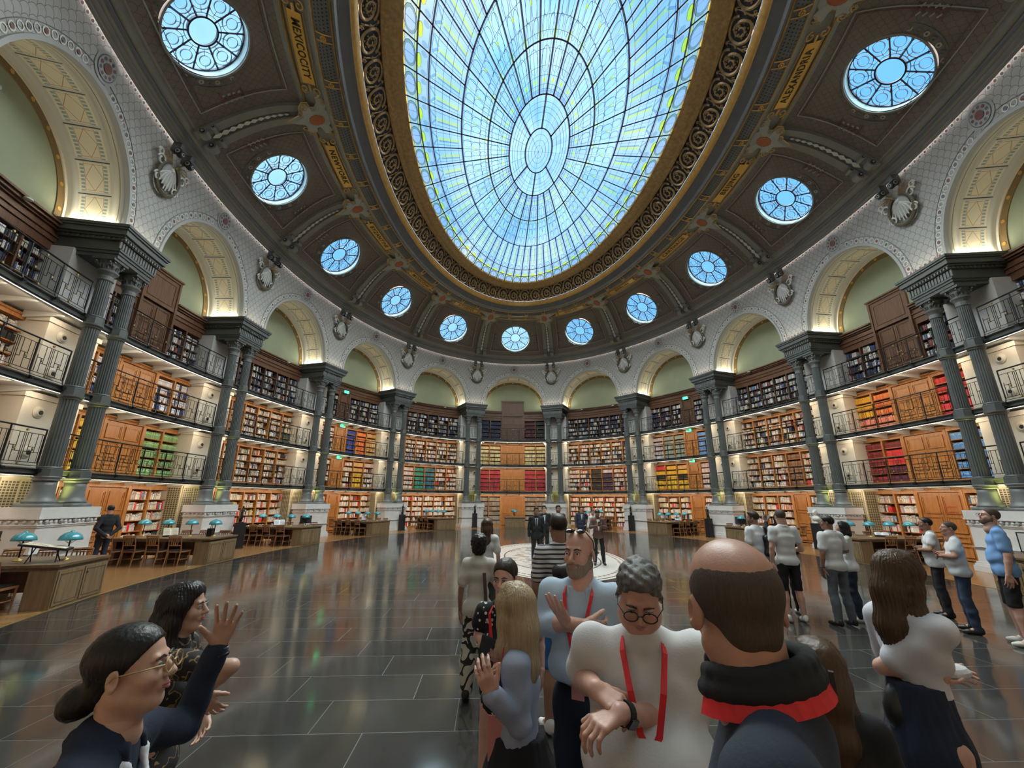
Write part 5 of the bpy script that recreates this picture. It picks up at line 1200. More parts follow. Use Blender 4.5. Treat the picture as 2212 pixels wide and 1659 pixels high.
for n_, c_ in dict(white_cotton=(.60, .60, .62), cream_knit=(.55, .52, .47), navy_wool=(.010, .017, .04), navy_polo=(.022, .032, .055), black_cloth=(.008, .008, .011), light_blue=(.40, .50, .62), blouse_blue=(.30, .34, .46), sky_tee=(.17, .33, .62), grey_denim=(.10, .115, .135), blue_denim=(.022, .036, .075),
                   brown_wool=(.11, .055, .045), suit_black=(.009, .010, .013), suit_navy=(.012, .016, .035), white_blouse=(.62, .62, .68), olive=(.04, .042, .03), royal_shorts=(.03, .13, .42)).items(): cloth(n_, c_)
mat('lanyard_red', (.62, .012, .02), .55, 0, .08, 60); mat('badge_pink', (.55, .22, .22), .5); mat('eye_white', (.6, .58, .56), .2); mat('iris', (.03, .018, .012), .15); mat('lips', (.40, .12, .11), .45); mat('lips_pale', (.36, .17, .14), .5); mat('shoe_white', (.62, .60, .56), .6); mat('shoe_black', (.012, .012, .013), .4); mat('steel', (.5, .5, .52), .25, .9)
mat('glasses_black', (.01, .01, .012), .25); mat('lens_dark', (.012, .012, .015), .08, coat=.5); mat('nail', (.55, .33, .28), .3)
m, g, b = nmat('polka_dots', .85); t_ = N(m.node_tree, 'ShaderNodeTexCoord'); vo = N(m.node_tree, 'ShaderNodeTexVoronoi'); vo.inputs['Scale'].default_value = 34; m.node_tree.links.new(t_.outputs['Object'], vo.inputs['Vector']); m.node_tree.links.new(g.mix(g.m('LESS_THAN', vo.outputs['Distance'], .27), (.006, .006, .010), (.62, .60, .54)), b.inputs['Base Color'])
m, g, b = nmat('swirl_print', .85); n = g.noise(7.0, None, 1); m.node_tree.links.new(g.mix(band(g, n, .47, .56), (.55, .50, .42), (.022, .017, .012)), b.inputs['Base Color'])
m, g, b = nmat('gold_print', .8); n = g.noise(22.0, None, 1); m.node_tree.links.new(g.mix(band(g, n, .48, .52), (.012, .010, .012), (.25, .16, .07)), b.inputs['Base Color'])
m, g, b = nmat('striped_tee', .85); x, y, z = g.obj(); fz = g.m('FRACT', g.m('MULTIPLY', z, 25.0)); m.node_tree.links.new(g.mix(g.m('LESS_THAN', fz, .4), (.56, .54, .54), (.045, .04, .06)), b.inputs['Base Color'])
def wrinkle(amp, seed=0., sc=1.0):
    a = 17*sc
    return lambda P: amp*(np.sin(P[:, 2]*a*1.7 + P[:, 0]*a + seed + 2*np.sin(P[:, 1]*a*.8+seed)) * np.sin(P[:, 0]*a*.6 - P[:, 2]*a*.9 + P[:, 1]*a + 1.3*seed) + .5*np.sin(P[:, 2]*a*3.1 + P[:, 1]*a*2 + seed*2))
def strands(amp, n=40, ax=(0, 0)): return lambda P: amp*(np.sin(np.arctan2(P[:, 1]-ax[1], P[:, 0]-ax[0])*n + 3*np.sin(P[:, 2]*9)) + .6*np.sin(np.arctan2(P[:, 1]-ax[1], P[:, 0]-ax[0])*n*2.3+P[:, 2]*20))
def curls(amp, f=90): return lambda P: amp*(np.sin(P[:, 0]*f+2*np.sin(P[:, 2]*f*.6))*np.sin(P[:, 1]*f)*np.sin(P[:, 2]*f*.9+1))
def rotm(yaw=0, pitch=0, roll=0):   # degrees; yaw to the person's right, pitch up, roll to the right
    return np.array((Matrix.Rotation(-math.radians(yaw), 3, 'Z') @ Matrix.Rotation(math.radians(pitch), 3, 'X') @ Matrix.Rotation(math.radians(roll), 3, 'Y')))
def head_sdf(h, R, c, sc=1., fem=False, jaw=1.):
    s = SDF(h); s.ell((0, -.014, .043), (.0765, .097, .083)); s.ell((0, .026, -.038), (.057*jaw, .060, .080), .03); s.ell((0, .064, -.098), (.022, .016, .018), .025)
    for x in (-1, 1):
        s.cap((x*.050*jaw, -.002, -.060), (x*.018, .056, -.096), .018, .016, .025); s.ell((x*.037, .062, -.026), (.024, .022, .022), .025)
        s.ell((x*.079, -.010, -.004), (.009, .020, .032), .006, rotm(x*25, 0, -x*8)); s.ell((x*.088, -.004, -.001), (.007, .010, .017), .004, rotm(x*25), 's')
    s.cap((-.032, .078, .024), (.032, .078, .024), .012 if not fem else .009, None, .014)
    for x in (-1, 1): s.ell((x*.031, .094, .004), (.018, .014, .012), .012, None, 's'); s.ell((x*.031, .082, .004), (.0135, .0115, .0105), .004)
    s.cap((0, .086, .014), (0, .108, -.026), .0075, .0125, .010)
    for x in (-1, 1): s.ell((x*.012, .099, -.031), (.008, .009, .007), .006)
    s.ell((0, .083, -.058), (.027, .014, .015), .012); s.cap((-.018, .088, -.0615), (.018, .088, -.0615), .0022, None, .003, 's')
    s.cap((0, -.028, -.06), (0, -.020, -.17), .052 if fem else .060, .056 if fem else .068, .03)
    for e in range(len(s.p)):
        q = list(s.p[e]); q[1] = q[1]*sc; q[2] = q[2]*sc
        if q[0] == 'c': q[3] *= sc; q[4] *= sc
        s.p[e] = tuple(q)
    return s.xform(R, c)
def face_parts(R, c, sc, t, lipc='lips', brow='hair_dark', glasses=None, closed=False, fem=False):
    R = np.array(R)
    def L(p): return R @ (np.array(p)*sc) + c
    for x in (-1, 1):
        if not closed:
            mb = local(MB()); mb.ball(L((x*.031, .0835, .004)), .0115*sc, 'eye_white', 12, 8); e = mb.build('eye', t, smooth=True)
            mb = local(MB()); mb.ball(L((x*.031, .0915, .004)), .0055*sc, 'iris', 10, 6); mb.build('iris', e, smooth=True)
        mb = local(MB()); mb.tube([L((x*.012, .094, .022)), L((x*.030, .095, .029)), L((x*.050, .083, .022))], [.0035*sc, .0042*sc, .002*sc], brow, 5); mb.build('eyebrow', t)
        mb = local(MB()); mb.tube([L((x*.018, .0945, .011)), L((x*.031, .0975, .0155)), L((x*.045, .090, .009))], .0022*sc if fem else .0012*sc, 'hair_dark', 4); mb.build('eyelid', t)
    mb = local(MB()); mb.tube([L((x, .0985-abs(x)*.35, -.0565+.0*x)) for x in (-.023, -.012, -.004, 0, .004, .012, .023)], [.001, .0038, .0045, .0038, .0045, .0038, .001], lipc, 6); mb.tube([L((x, .0975-abs(x)*.35, -.066+abs(x)*.25)) for x in (-.02, -.01, 0, .01, .02)], [.001, .0045, .0055, .0045, .001], lipc, 6); mb.build('lips', t, smooth=True)
    if glasses:
        gt = mb = local(MB())
        for x in (-1, 1):
            a = np.linspace(0, 2*PI, 20, endpoint=False); mb.tube([L((x*.033 + .025*math.cos(k)*(1 if glasses != 'round' else .9), .112, .001 + .021*math.sin(k))) for k in a], .0022, 'glasses_black' if glasses != 'gold' else 'gold_dark', 5, closed=True)
            mb.tube([L((x*.058, .110, .008)), L((x*.080, .07, .010)), L((x*.084, -.005, .008)), L((x*.083, -.02, -.006))], .0020, 'glasses_black' if glasses != 'gold' else 'gold_dark', 4)
        mb.tube([L((-.009, .114, .006)), L((0, .116, .009)), L((.009, .114, .006))], .0022, 'glasses_black' if glasses != 'gold' else 'gold_dark', 4); mb.build('glasses', t)
def hand_sdf(s, wr, d, nrm, curl=.4, side=1, sc=1., spread=.12, thumb=.6, fingers=None, nails=None):
    """wr wrist, d direction of the fingers, nrm palm normal (way the palm faces), side=+1 when the thumb is towards d x nrm"""
    d = np.array(d, float); d /= np.linalg.norm(d); nrm = np.array(nrm, float); nrm = nrm - d*(nrm@d); nrm /= np.linalg.norm(nrm); u = np.cross(d, nrm)*side; wr = np.array(wr, float)
    Lf = [(.042, .025, .021), (.046, .029, .022), (.043, .026, .021), (.033, .020, .018)]; xs = [.030, .010, -.011, -.030]; kn = [.082, .086, .082, .074]; K = .004
    for i in range(4):
        b = wr + (d*kn[i] + u*xs[i])*sc; s.cap(wr + (d*.012 + u*xs[i]*.55)*sc, b, .0155*sc, .0115*sc, .014)
        c = curl if fingers is None else fingers[i]; dd = d + u*spread*xs[i]/.03; dd /= np.linalg.norm(dd); p = b; r = .0098*sc*(1 if i < 3 else .88)
        for j, L in enumerate(Lf[i]):
            a = c*(.55, .95, .6)[j]; ax = np.cross(dd, nrm); ca, sa = math.cos(a), math.sin(a); n2 = nrm if j == 0 else nn; dd, nn = dd*ca + n2*sa, n2*ca - dd*sa
            p2 = p + dd*L*sc; s.cap(p, p2, r, r*.88, K if j else .007); p = p2; r *= .90
        if nails is not None: nails.append((p - nn*r*.55, dd, nn, r))
    tb = wr + (d*.025 + u*.028 + nrm*.006)*sc; td = d*(1-thumb*.4) + u*thumb + nrm*.25; td /= np.linalg.norm(td); p = tb; s.cap(wr + d*.01*sc, tb, .018*sc, .017*sc, .012)
    for j, (L, r0, r1) in enumerate(((.036, .016, .012), (.031, .0118, .0108), (.024, .0108, .0085))):
        p2 = p + td*L*sc; s.cap(p, p2, r0*sc, r1*sc, .006); p = p2; td = td + d*.18 + nrm*.12; td /= np.linalg.norm(td)
    return s
PXW = {}
def PX(u, v, dz): return CAM + (_f + _r2*((u-1106)/FPX) - _u2*((v-829.5)/FPX))*dz
FIG = []
def person(label, x, y, H, face, q='far', skinm='skin_warm', fem=False, head=(0, 0, 0), hair=None, hairm_='hair_dark', top=('tee', 'white_cotton'), bottom=('trousers', 'black_cloth'), shoes='shoe_black', arms=None, stance=.10, step=0., glasses=None, beard=None, lipc='lips', wide=1., belly=0., extras=None, lean=0., hands=None, nofeet=False, closed=False, jaw=1., hoff=(0, 0, 0), hem=None):
    T = Matrix.Translation((x, y, 0)) @ Matrix.Rotation(-math.radians(face), 4, 'Z'); t = thing('person', label, 'person', T=T); TI = T.inverted()
    def LW_(p): return np.array(TI @ Vector(p))
    k = H/1.75; h = {'far': .016, 'mid': .010, 'near': .006, 'close': .0045}[q]; hb = max(h, .008) if q in ('near', 'close') else h; w = wide
    sh = np.array([.172*k*(.86 if fem else 1)*(w*.5+.5), 0, 1.428*k]); hipx = .088*k; ln = np.array([0, lean, 0]); fn = hb
    hoff = (LW_(hoff) - np.array([0, .02, 1.635*k])) if isinstance(hoff, Vector) else hoff; hc = np.array([0, .02, 1.635*k]) + ln*1.1 + np.array(hoff); R = rotm(*head); sc = (.93 if fem else 1.0)*k
    S = {1: sh*[1, 1, 1] + ln, -1: sh*[-1, 1, 1] + ln}
    A = {}
    for sd in (1, -1):
        a = (arms or {}).get(sd)
        if a is None: el = S[sd] + [sd*.055*k, -.02, -.285*k]; wr = el + [sd*.01, .05, -.25*k]; hd = (sd*.02, .12, -1); hn = (-sd, .1, 0); hk = dict(curl=.45)
        else:
            el, wr, hd, hn, hk = a; el = LW_(el) if not isinstance(el, tuple) else np.array(el); wr = LW_(wr) if not isinstance(wr, tuple) else np.array(wr)
            if not isinstance(hd, tuple): hd = LW_(hd) - wr
            if not isinstance(hn, tuple): hn = LW_(hn) - wr
        A[sd] = (el, wr, np.array(hd, float), np.array(hn, float), hk)
    if q in ('near', 'close'):
        for sd in (1, -1): FIG.append((label[:24], sd, round(float(np.linalg.norm(A[sd][0]-S[sd])), 2), round(float(np.linalg.norm(A[sd][1]-A[sd][0])), 2)))
    # ---- body: one skin surface
    B = SDF(hb); arm_r = (.050, .040, .036, .026) if not fem else (.042, .034, .030, .022); arm_r = [r*k*(w if w > 1 else 1) for r in arm_r]
    B.ell((0, 0, 1.28*k) + ln, (.13*k, .085*k, .17*k)); B.ell((0, 0, 1.02*k)+ln*.6, (.12*k, .08*k, .16*k), .05); B.cap((0, -.01, 1.40*k)+ln, hc + R @ np.array([0, -.022, -.135])*sc, .062*k, .054*k, .04)
    for sd in (1, -1):
        el, wr, hd, hn, hk = A[sd]; B.cap((sd*.07, 0, 1.42*k)+ln, S[sd], .05*k, .045*k, .03); B.cap(S[sd], el, arm_r[0], arm_r[1], .02); B.cap(el, el+(wr-el)*.35, arm_r[1], arm_r[2]*1.08, .012); B.cap(el+(wr-el)*.35, wr, arm_r[2]*1.08, arm_r[3], .012)
    hip = {}; kn = {}; an = {}
    for sd in (1, -1):
        hip[sd] = np.array([sd*hipx, 0, .93*k]); st = step*sd; an[sd] = np.array([sd*stance, st, .085]); kn[sd] = (hip[sd]+an[sd])/2 + [0, .035+abs(step)*.15, .0]
        B.cap(hip[sd], kn[sd], .075*k, .052*k, .03); B.cap(kn[sd], kn[sd]+(an[sd]-kn[sd])*.35+[0, -.012, 0], .052*k, .055*k, .02); B.cap(kn[sd]+(an[sd]-kn[sd])*.35+[0, -.012, 0], an[sd], .055*k, .036*k, .02)
        B.cap(an[sd], an[sd]+[sd*.02, .13, -.055], .034, .024, .02)
    HS = head_sdf(h*(.75 if q in ('near', 'close') else 1), R, hc, sc, fem, jaw)
    if belly > .05: HS.ell(hc + R @ np.array([0, .035, -.105])*sc, (.052, .045, .035), .03); [HS.ell(hc + R @ np.array([x*.048, .045, -.055])*sc, (.030, .034, .036), .03) for x in (-1, 1)]
    fields = [B, HS]; nails = []
    if q == 'far': B.p += [e for e in HS.p]; fields = [B]
    for sd in (1, -1):
        el, wr, hd, hn, hk = A[sd]; hk = dict(hk)
        if hk.pop('none', False): continue
        fine = q in ('near', 'close'); HD = SDF(.0032 if fine else .005 if q == 'mid' else .007); HD.cap(wr-(wr-el)*.25, wr, arm_r[3]*1.1, arm_r[3]*.98, .01)
        sgn = 1 if np.cross(hd, hn) @ np.array([sd, 0, 0]) * 1 <= 0 else -1; sgn = hk.pop('side', sgn); hand_sdf(HD, wr, hd, hn, side=sgn, sc=k*(.92 if fem else 1.03), nails=nails if q == 'close' else None, **hk); fields.append(HD)
    mesh_obj('body', fields, skinm, t)
    if nails:
        mb = local(MB())
        for p, dd, nn, r in nails: uu = np.cross(dd, nn); mb.add([p+uu*r*.6-dd*.006, p-uu*r*.6-dd*.006, p-uu*r*.5+dd*.006, p+uu*r*.5+dd*.006], [(0, 1, 2, 3)], 'nail')
        mb.build('fingernails', t)
    if hair != 'back' and q != 'far' or (q == 'far' and abs(face) > 90): face_parts(R, hc, sc, t, lipc if fem else 'lips_pale', 'hair_dark' if hairm_ not in ('hair_blonde', 'hair_grey', 'buzz_cut') else 'hair_brown', glasses, closed, fem)
    def Lh(p): return R @ (np.array(p)*sc) + hc
    # ---- hair
    if hair and hair != 'bald' and hair != 'back':
        hs = SDF(max(h*.9, .004)); hq = (.0825, .104, .089)
        if hair in ('short', 'balding', 'buzz'):
            if hair == 'short': hs.ell((0, -.018, .050), (.083, .103, .088)); hs.ell((0, .035, .100), (.060, .055, .034), .02); [hs.cap((x*.077, .018, .03), (x*.079, .016, -.015), .009, .006, .01) for x in (-1, 1)]; hs.cut((0, .062, .06), (0, .75, -.62)); 
            elif hair == 'buzz': hs.ell((0, -.016, .046), (.0795, .101, .0855)); hs.cut((0, .066, .06), (0, .75, -.6))
            else: hs.ell((0, -.016, .036), (.0795, .0985, .083)); hs.cap((-.012, -.060, -.034), (.012, -.060, -.034), .034, None, .03); hs.cut((0, -.035, .085), (0, .62, .78)); hs.cut((0, .035, .0), (0, .98, -.25))
            hs.xform(np.eye(3), (0, 0, 0)); hs.ripple(curls(.006, 120) if hairm_ == 'hair_grey' else curls(.0015 if hair == 'short' else .0003, 220))
        elif hair == 'curly':
            hs.ell((0, -.03, .045), (.112, .118, .105)); hs.ell((0, -.06, -.05), (.095, .07, .075), .03); hs.ell((0, .03, .10), (.07, .06, .05), .03); hs.cut((0, .055, .0), (0, 1, -.35)); hs.ripple(curls(.011, 95))
        elif hair in ('long', 'long_up', 'bob', 'ponytail', 'bun'):
            hs.ell((0, -.016, .048), (.0835, .104, .088)); hs.cut((0, .058, .055), (0, .72, -.68))
            if hair in ('long', 'bob'):
                L_ = -.36 if hair == 'long' else -.15
                hs.chain([(0, -.05, .03), (0, -.085, -.08), (0, -.085, L_*.7), (0, -.08, L_)], [.088, .075, .075, .05], .03)
                for x in (-1, 1): hs.chain([(x*.035, .02, .085), (x*.072, .01, .03), (x*.082, -.012, -.06), (x*.085, -.02, max(L_, -.18)), (x*.07, -.02 + (.03 if hair == 'long' else 0), L_)], [.045, .034, .030, .036, .022], .03)
                hs.ripple(strands(.0022, 46, (0, -.03)))
            if hair == 'bun': hs.ell((0, -.128, -.058), (.05, .042, .045), .012); hs.cap((0, -.06, -.03), (0, -.10, -.05), .055, .04, .02); hs.ripple(strands(.0008, 60, (0, -.03)))
            if hair == 'ponytail': hs.ell((0, -.105, .0), (.035, .03, .05), .02); hs.chain([(0, -.12, .0), (0, -.13, -.09), (0, -.12, -.17)], [.03, .032, .015], .02); hs.ripple(strands(.001, 50, (0, -.03)))
        for e in range(len(hs.p)):
            qd = list(hs.p[e])
            if qd[0] == 'r': continue
            qd[1] = qd[1]*sc
            if qd[0] != 'p': qd[2] = qd[2]*sc
            if qd[0] == 'c': qd[3] *= sc; qd[4] *= sc
            hs.p[e] = tuple(qd)
        hs.xform(R, hc); mesh_obj('hair', [hs], hairm_, t)
    if beard:
        bs = SDF(max(h*.8, .004)); bs.ell((0, .030, -.062), (.061*jaw, .063, .066)); bs.ell((0, .068, -.10), (.027, .021, .024), .02)
        for x in (-1, 1): bs.cap((x*.058*jaw, .0, -.05), (x*.02, .062, -.10), .020, .018, .02); bs.cap((x*.066, .006, .0), (x*.058, .0, -.06), .010, .018, .01)
        bs.cap((-.026, .088, -.05), (0, .098, -.044), .007, .008, .006); bs.cap((.026, .088, -.05), (0, .098, -.044), .007, .008, .006)
        bs.ell((0, .094, -.062), (.023, .02, .0095), .004, None, 's'); bs.cut((0, 0, -.005), (0, .0, 1)); bs.ell((0, .1, -.005), (.062, .06, .040), .012, None, 's'); bs.ripple(curls(.0015, 320)); bs.xform(R, hc); mesh_obj('beard', [bs], beard, t)
    # ---- clothes
    kind, m = top; cs = SDF(hb); g = .014
    cut_sl = {'tee': .72, 'polo': .55, 'shirt': 1.0, 'blouse': 1.0, 'jacket': 1.0, 'rolled': 1.35, 'dress': .5, 'loose': .75}[kind]; hem = {'tee': .86, 'polo': .87, 'shirt': .94, 'blouse': 1.02, 'jacket': .80, 'rolled': .95, 'dress': .45, 'loose': 1.02}[kind]*k if hem is None else hem
    cw = w*(1.06 if kind in ('jacket', 'tee', 'loose') else 1.0)
    if fem: cs.ell((0, .0, 1.30*k)+ln, (.145*k*cw, .100*k, .145*k)); cs.ell((.055*k, .065, 1.27*k)+ln, (.055*k, .05*k, .055*k), .04); cs.ell((-.055*k, .065, 1.27*k)+ln, (.055*k, .05*k, .055*k), .04); cs.ell((0, 0, 1.10*k)+ln*.7, (.122*k*cw, .09*k, .13*k), .06); cs.ell((0, -.01, .94*k)+ln*.5, (.160*k*cw, .115*k, .11*k), .06)
    else: cs.ell((0, .0, 1.29*k)+ln, (.175*k*cw, .118*k, .165*k)); cs.ell((0, .02+belly*.4, 1.09*k)+ln*.7, ((.158+belly*.4)*k*cw, (.118+belly)*k, .16*k), .07); cs.ell((0, 0, .94*k)+ln*.5, ((.165+belly*.3)*k*cw, (.118+belly*.5)*k, .10*k), .06)
    if kind in ('tee', 'polo', 'jacket', 'loose') : cs.cap((-.07*k*cw, .01, .92*k)+ln*.5, (.07*k*cw, .01, .92*k)+ln*.5, .112*k+belly*.4, None, .05)
    [cs.cap(np.array([sd*.045*k, -.01, 1.452*k])+ln, S[sd]*[.86, 1, 1]+[0, 0, -.022*k], .062*k, .062*k, .05) for sd in (1, -1)]; cs.cap((0, -.012, 1.42*k)+ln, (0, -.005, 1.475*k)+ln+np.array(hoff)*.8, .082*k, .070*k if kind != 'tee' else .066*k, .03)
    for sd in (1, -1):
        el, wr, *_ = A[sd]; r0, r1, r2 = arm_r[0]+g+.004, arm_r[1]+g+(.006 if cut_sl < 1 else .002), arm_r[3]+g
        if cut_sl <= 1.0 and kind in ('tee', 'polo', 'dress', 'loose'): e = S[sd]+(el-S[sd])*cut_sl; cs.cap(S[sd], e, r0, r1+.006, .03); cs.cut(e, el-S[sd]) if 0 else None
        elif kind == 'rolled': cs.cap(S[sd], el, r0, r1+.004, .03); e = el+(wr-el)*.22; cs.cap(el, e, r1+.004, r1+.002, .015)
        else: cs.cap(S[sd], el, r0, r1, .03); cs.cap(el, el+(wr-el)*.94, r1, r2+.003, .015)
    cs.cut((0, 0, hem), (0, 0, -1)); cs.ripple(wrinkle(.0035 if q != 'far' else .002, x*7+y)); 
    if fem and kind == 'dress': pass
    o = mesh_obj({'tee': 't_shirt', 'polo': 'polo_shirt', 'shirt': 'shirt', 'blouse': 'blouse', 'jacket': 'jacket', 'rolled': 'shirt', 'dress': 'dress_bodice', 'loose': 'blouse'}[kind], [cs], m, t)
    if kind in ('shirt', 'rolled', 'jacket', 'polo') and q != 'far' and not (extras and 'own collar' in extras):
        c0 = np.array([0, -.008, 1.478*k]) + ln + np.array(hoff)*.8; c = SDF(hb*.8); a = np.linspace(-2.6, 2.6, 15)
        for i in range(14): 
            p0, p1 = [c0 + [.072*k*math.sin(b_), -.070*k*math.cos(b_)+.006, .010-.028*abs(b_)/2.6] for b_ in (a[i], a[i+1])]; c.cap(p0, p1, .014, None, .008)
        if kind != 'polo': c.cap(p1, p1+[.0, .02, -.05], .012, .006, .008); c.cap(c0+[-.038, .066, -.018], c0+[-.045, .085, -.07], .012, .006, .008); c.cap(c0+[.038, .066, -.018], c0+[.045, .085, -.07], .012, .006, .008)
        mesh_obj('collar', [c], m, t)
    if kind == 'jacket' and not fem:          # shirt front and tie seen in the opening
        mb = local(MB()); P = [(-.045, .118, 1.44), (.045, .118, 1.44), (.03, .135, 1.25), (.004, .142, 1.08), (-.004, .142, 1.08), (-.03, .135, 1.25)]; P = [np.array([a, b_-.004, c*k]) for a, b_, c in P]; mb.poly(P, 'white_cotton'); mb.poly([p*[1.1, 1, 1]-[0, .03, 0] for p in P[::-1]], 'white_cotton'); mb.build('shirt_front', t)
        if extras and 'tie' in extras: mb = local(MB()); mb.tube([(0, .122, 1.43*k), (0, .140, 1.30*k), (0, .148, 1.10*k)], [.014, .018, .024], 'suit_black', 5); mb.build('necktie', t)
    bk, bm = bottom; bs = SDF(hb)
    if bk in ('trousers', 'shorts', 'flared'):
        bs.ell((0, -.005, .93*k), (.150*k*max(w, .9)+belly*.3, .112*k+belly*.3, .11*k)); wide_ = 1.25 if bk == 'flared' else 1.0
        for sd in (1, -1):
            end = an[sd] if bk != 'shorts' else kn[sd]+[0, 0, .0]; bs.cap(hip[sd]+[0, -.005, 0], kn[sd], .088*k, .064*k*wide_*(1.15 if bk == 'shorts' else 1), .03)
            if bk != 'shorts': bs.cap(kn[sd]+[0, -.004, 0], kn[sd]+(an[sd]-kn[sd])*.4+[0, -.012, 0], .070*k*wide_, .070*k*wide_, .02); bs.cap(kn[sd]+(an[sd]-kn[sd])*.4+[0, -.012, 0], an[sd]+[0, 0, -.01], .070*k*wide_, .056*k*wide_, .02)
        bs.cut((0, 0, 1.03*k), (0, 0, 1)); bs.cut((0, 0, .05 if bk != 'shorts' else kn[1][2]-.03), (0, 0, -1)); bs.ripple(wrinkle(.004, x*3, .9)); mesh_obj({'shorts': 'shorts'}.get(bk, 'trousers'), [bs], bm, t)
    elif bk in ('skirt', 'long_skirt'):
        z1 = .12 if bk == 'long_skirt' else .45; zt = 1.06*k if hem is None else hem+.03; bs.chain([(0, 0, zt), (0, 0, .90*k), (0, step*.3, .5), (0, step*.4, z1)], [.118*k*w, .158*k*w, .17, .19], .04); bs.cut((0, 0, zt+.01), (0, 0, 1)); bs.cut((0, 0, z1), (0, 0, -1)); bs.ripple(strands(.0028, 9)); mesh_obj('skirt', [bs], bm, t)
    if not nofeet:
        for sd in (1, -1):
            s_ = SDF(hb*.9); f = an[sd]; s_.cap(f+[0, -.035, -.035], f+[sd*.012, .10, -.048], .040, .036, .03); s_.cap(f+[sd*.012, .10, -.048], f+[sd*.02, .155, -.052], .036, .028, .02); s_.cap(f+[0, -.03, .0], f+[0, .03, -.01], .04, .035, .02); s_.cut((0, 0, .002), (0, 0, -1)); mesh_obj('shoe', [s_], shoes, t)
    if extras:
        for e in extras:
            if callable(e): e(t, k, A, hc, R, sc, LW_)
    return t
def strap(mb, pts, w, m, nrm=(0, 1, 0), th=.0016):
    pts = [np.array(p, float) for p in pts]; L_ = []
    for i in range(len(pts)):
        d = pts[min(i+1, len(pts)-1)] - pts[max(i-1, 0)]; n_ = np.array(nrm if not isinstance(nrm, list) else nrm[i], float); s_ = np.cross(d, n_); s_ /= np.linalg.norm(s_)+1e-9; n_ = np.cross(s_, d); n_ /= np.linalg.norm(n_)+1e-9; L_.append([pts[i]-s_*w/2+n_*th, pts[i]+s_*w/2+n_*th, pts[i]+s_*w/2-n_*th, pts[i]-s_*w/2-n_*th])
    mb.grid(np.array(L_), m, wrap=True)
def lanyard(fr, low=1.10, w=.02, badge=True, bl=None, dark=False, lab=None):
    def f(t, k, A, hc, R, sc, LW_):
        mb = local(MB()); c = np.array([0, -.01, 1.487*k]); y0 = fr
        back = [c + [.078*k*math.sin(a), -.078*k*math.cos(a), .0] for a in np.linspace(-1.9, 1.9, 9)]
        left = [back[0], (-.075*k, .085, 1.44*k), (-.055*k, y0*.92, 1.34*k), (-.03*k, y0, 1.22*k), (0, y0+.004, low*k)]; right = [(-p[0], p[1], p[2]) for p in left]
        strap(mb, left, w, 'lanyard_red', [(-1, .2, .3), (-.5, .8, .5), (0, 1, .2), (0, 1, .1), (0, 1, 0)]); strap(mb, right, w, 'lanyard_red', [(1, .2, .3), (.5, .8, .5), (0, 1, .2), (0, 1, .1), (0, 1, 0)]); strap(mb, back, w, 'lanyard_red', [(p-c) for p in back]); mb.build('lanyard', t)
        if badge: mb = local(MB()); z = low*k; mb.tube([(0, y0+.004, z), (0, y0+.006, z-.03)], .004, 'steel', 5); mb.box((-.032, y0, z-.12), (.032, y0+.005, z-.03), 'badge_pink'); mb.build('badge', t)
    return f
# ================================================================ WHO STANDS WHERE
def gaze(pt_face): return pt_face
def PP(u, v, dz, tilt=0.0):       # ground position and stature of somebody whose head top is seen at a pixel, dz metres into the picture
    p = PX(u, v, dz); return p.x, p.y, p.z + tilt
# -- nearest: balding man seen from behind, navy polo, red lanyard
def j_extra(t, k, A, hc, R, sc, LW_):
    def ring(r, dz, a0, a1, n, tilt=.22): return [np.array([r*math.sin(a), .012 - r*math.cos(a)*1.05, 1.548*k + dz - tilt*(.012 - r*math.cos(a)*1.05 + r)]) for a in np.linspace(a0, a1, n)]
    s_ = SDF(.005)
    for a, b in zip(ring(.086, .004, -2.7, 2.7, 22)[:-1], ring(.086, .004, -2.7, 2.7, 22)[1:]): s_.cap(a, b, .016, None, .008)
    for a, b in zip(ring(.092, -.022, -2.7, 2.7, 22)[:-1], ring(.092, -.022, -2.7, 2.7, 22)[1:]): s_.cap(a, b, .018, None, .012)
    mesh_obj('collar', [s_], 'black_cloth', t)
    mb = local(MB()); pts = ring(.112, -.034, -2.5, 2.5, 25); strap(mb, pts, .036, 'lanyard_red', [(p - np.array([0, .012, p[2]-.05])) for p in pts]); mb.build('lanyard', t)
    mb = local(MB()); p = ring(.116, -.034, -.1, .1, 3)[1]; mb.box(p-[.005, .004, .022], p+[.005, .004, .022], 'black'); mb.build('lanyard_clasp', t)
c_ = PX(1655, 1500, .80); h_ = PX(1588, 1312, .86)
person('balding man from behind with red lanyard and dark navy polo shirt, nearest of the group', c_.x, c_.y, 1.86, -58, 'close', 'skin_warm', hair='balding', hairm_='buzz_cut', head=(66, -4, -3), top=('polo', 'navy_polo'), bottom=('trousers', 'blue_denim'), extras=[j_extra, 'own collar'], wide=1.06, jaw=1.1, hoff=h_)
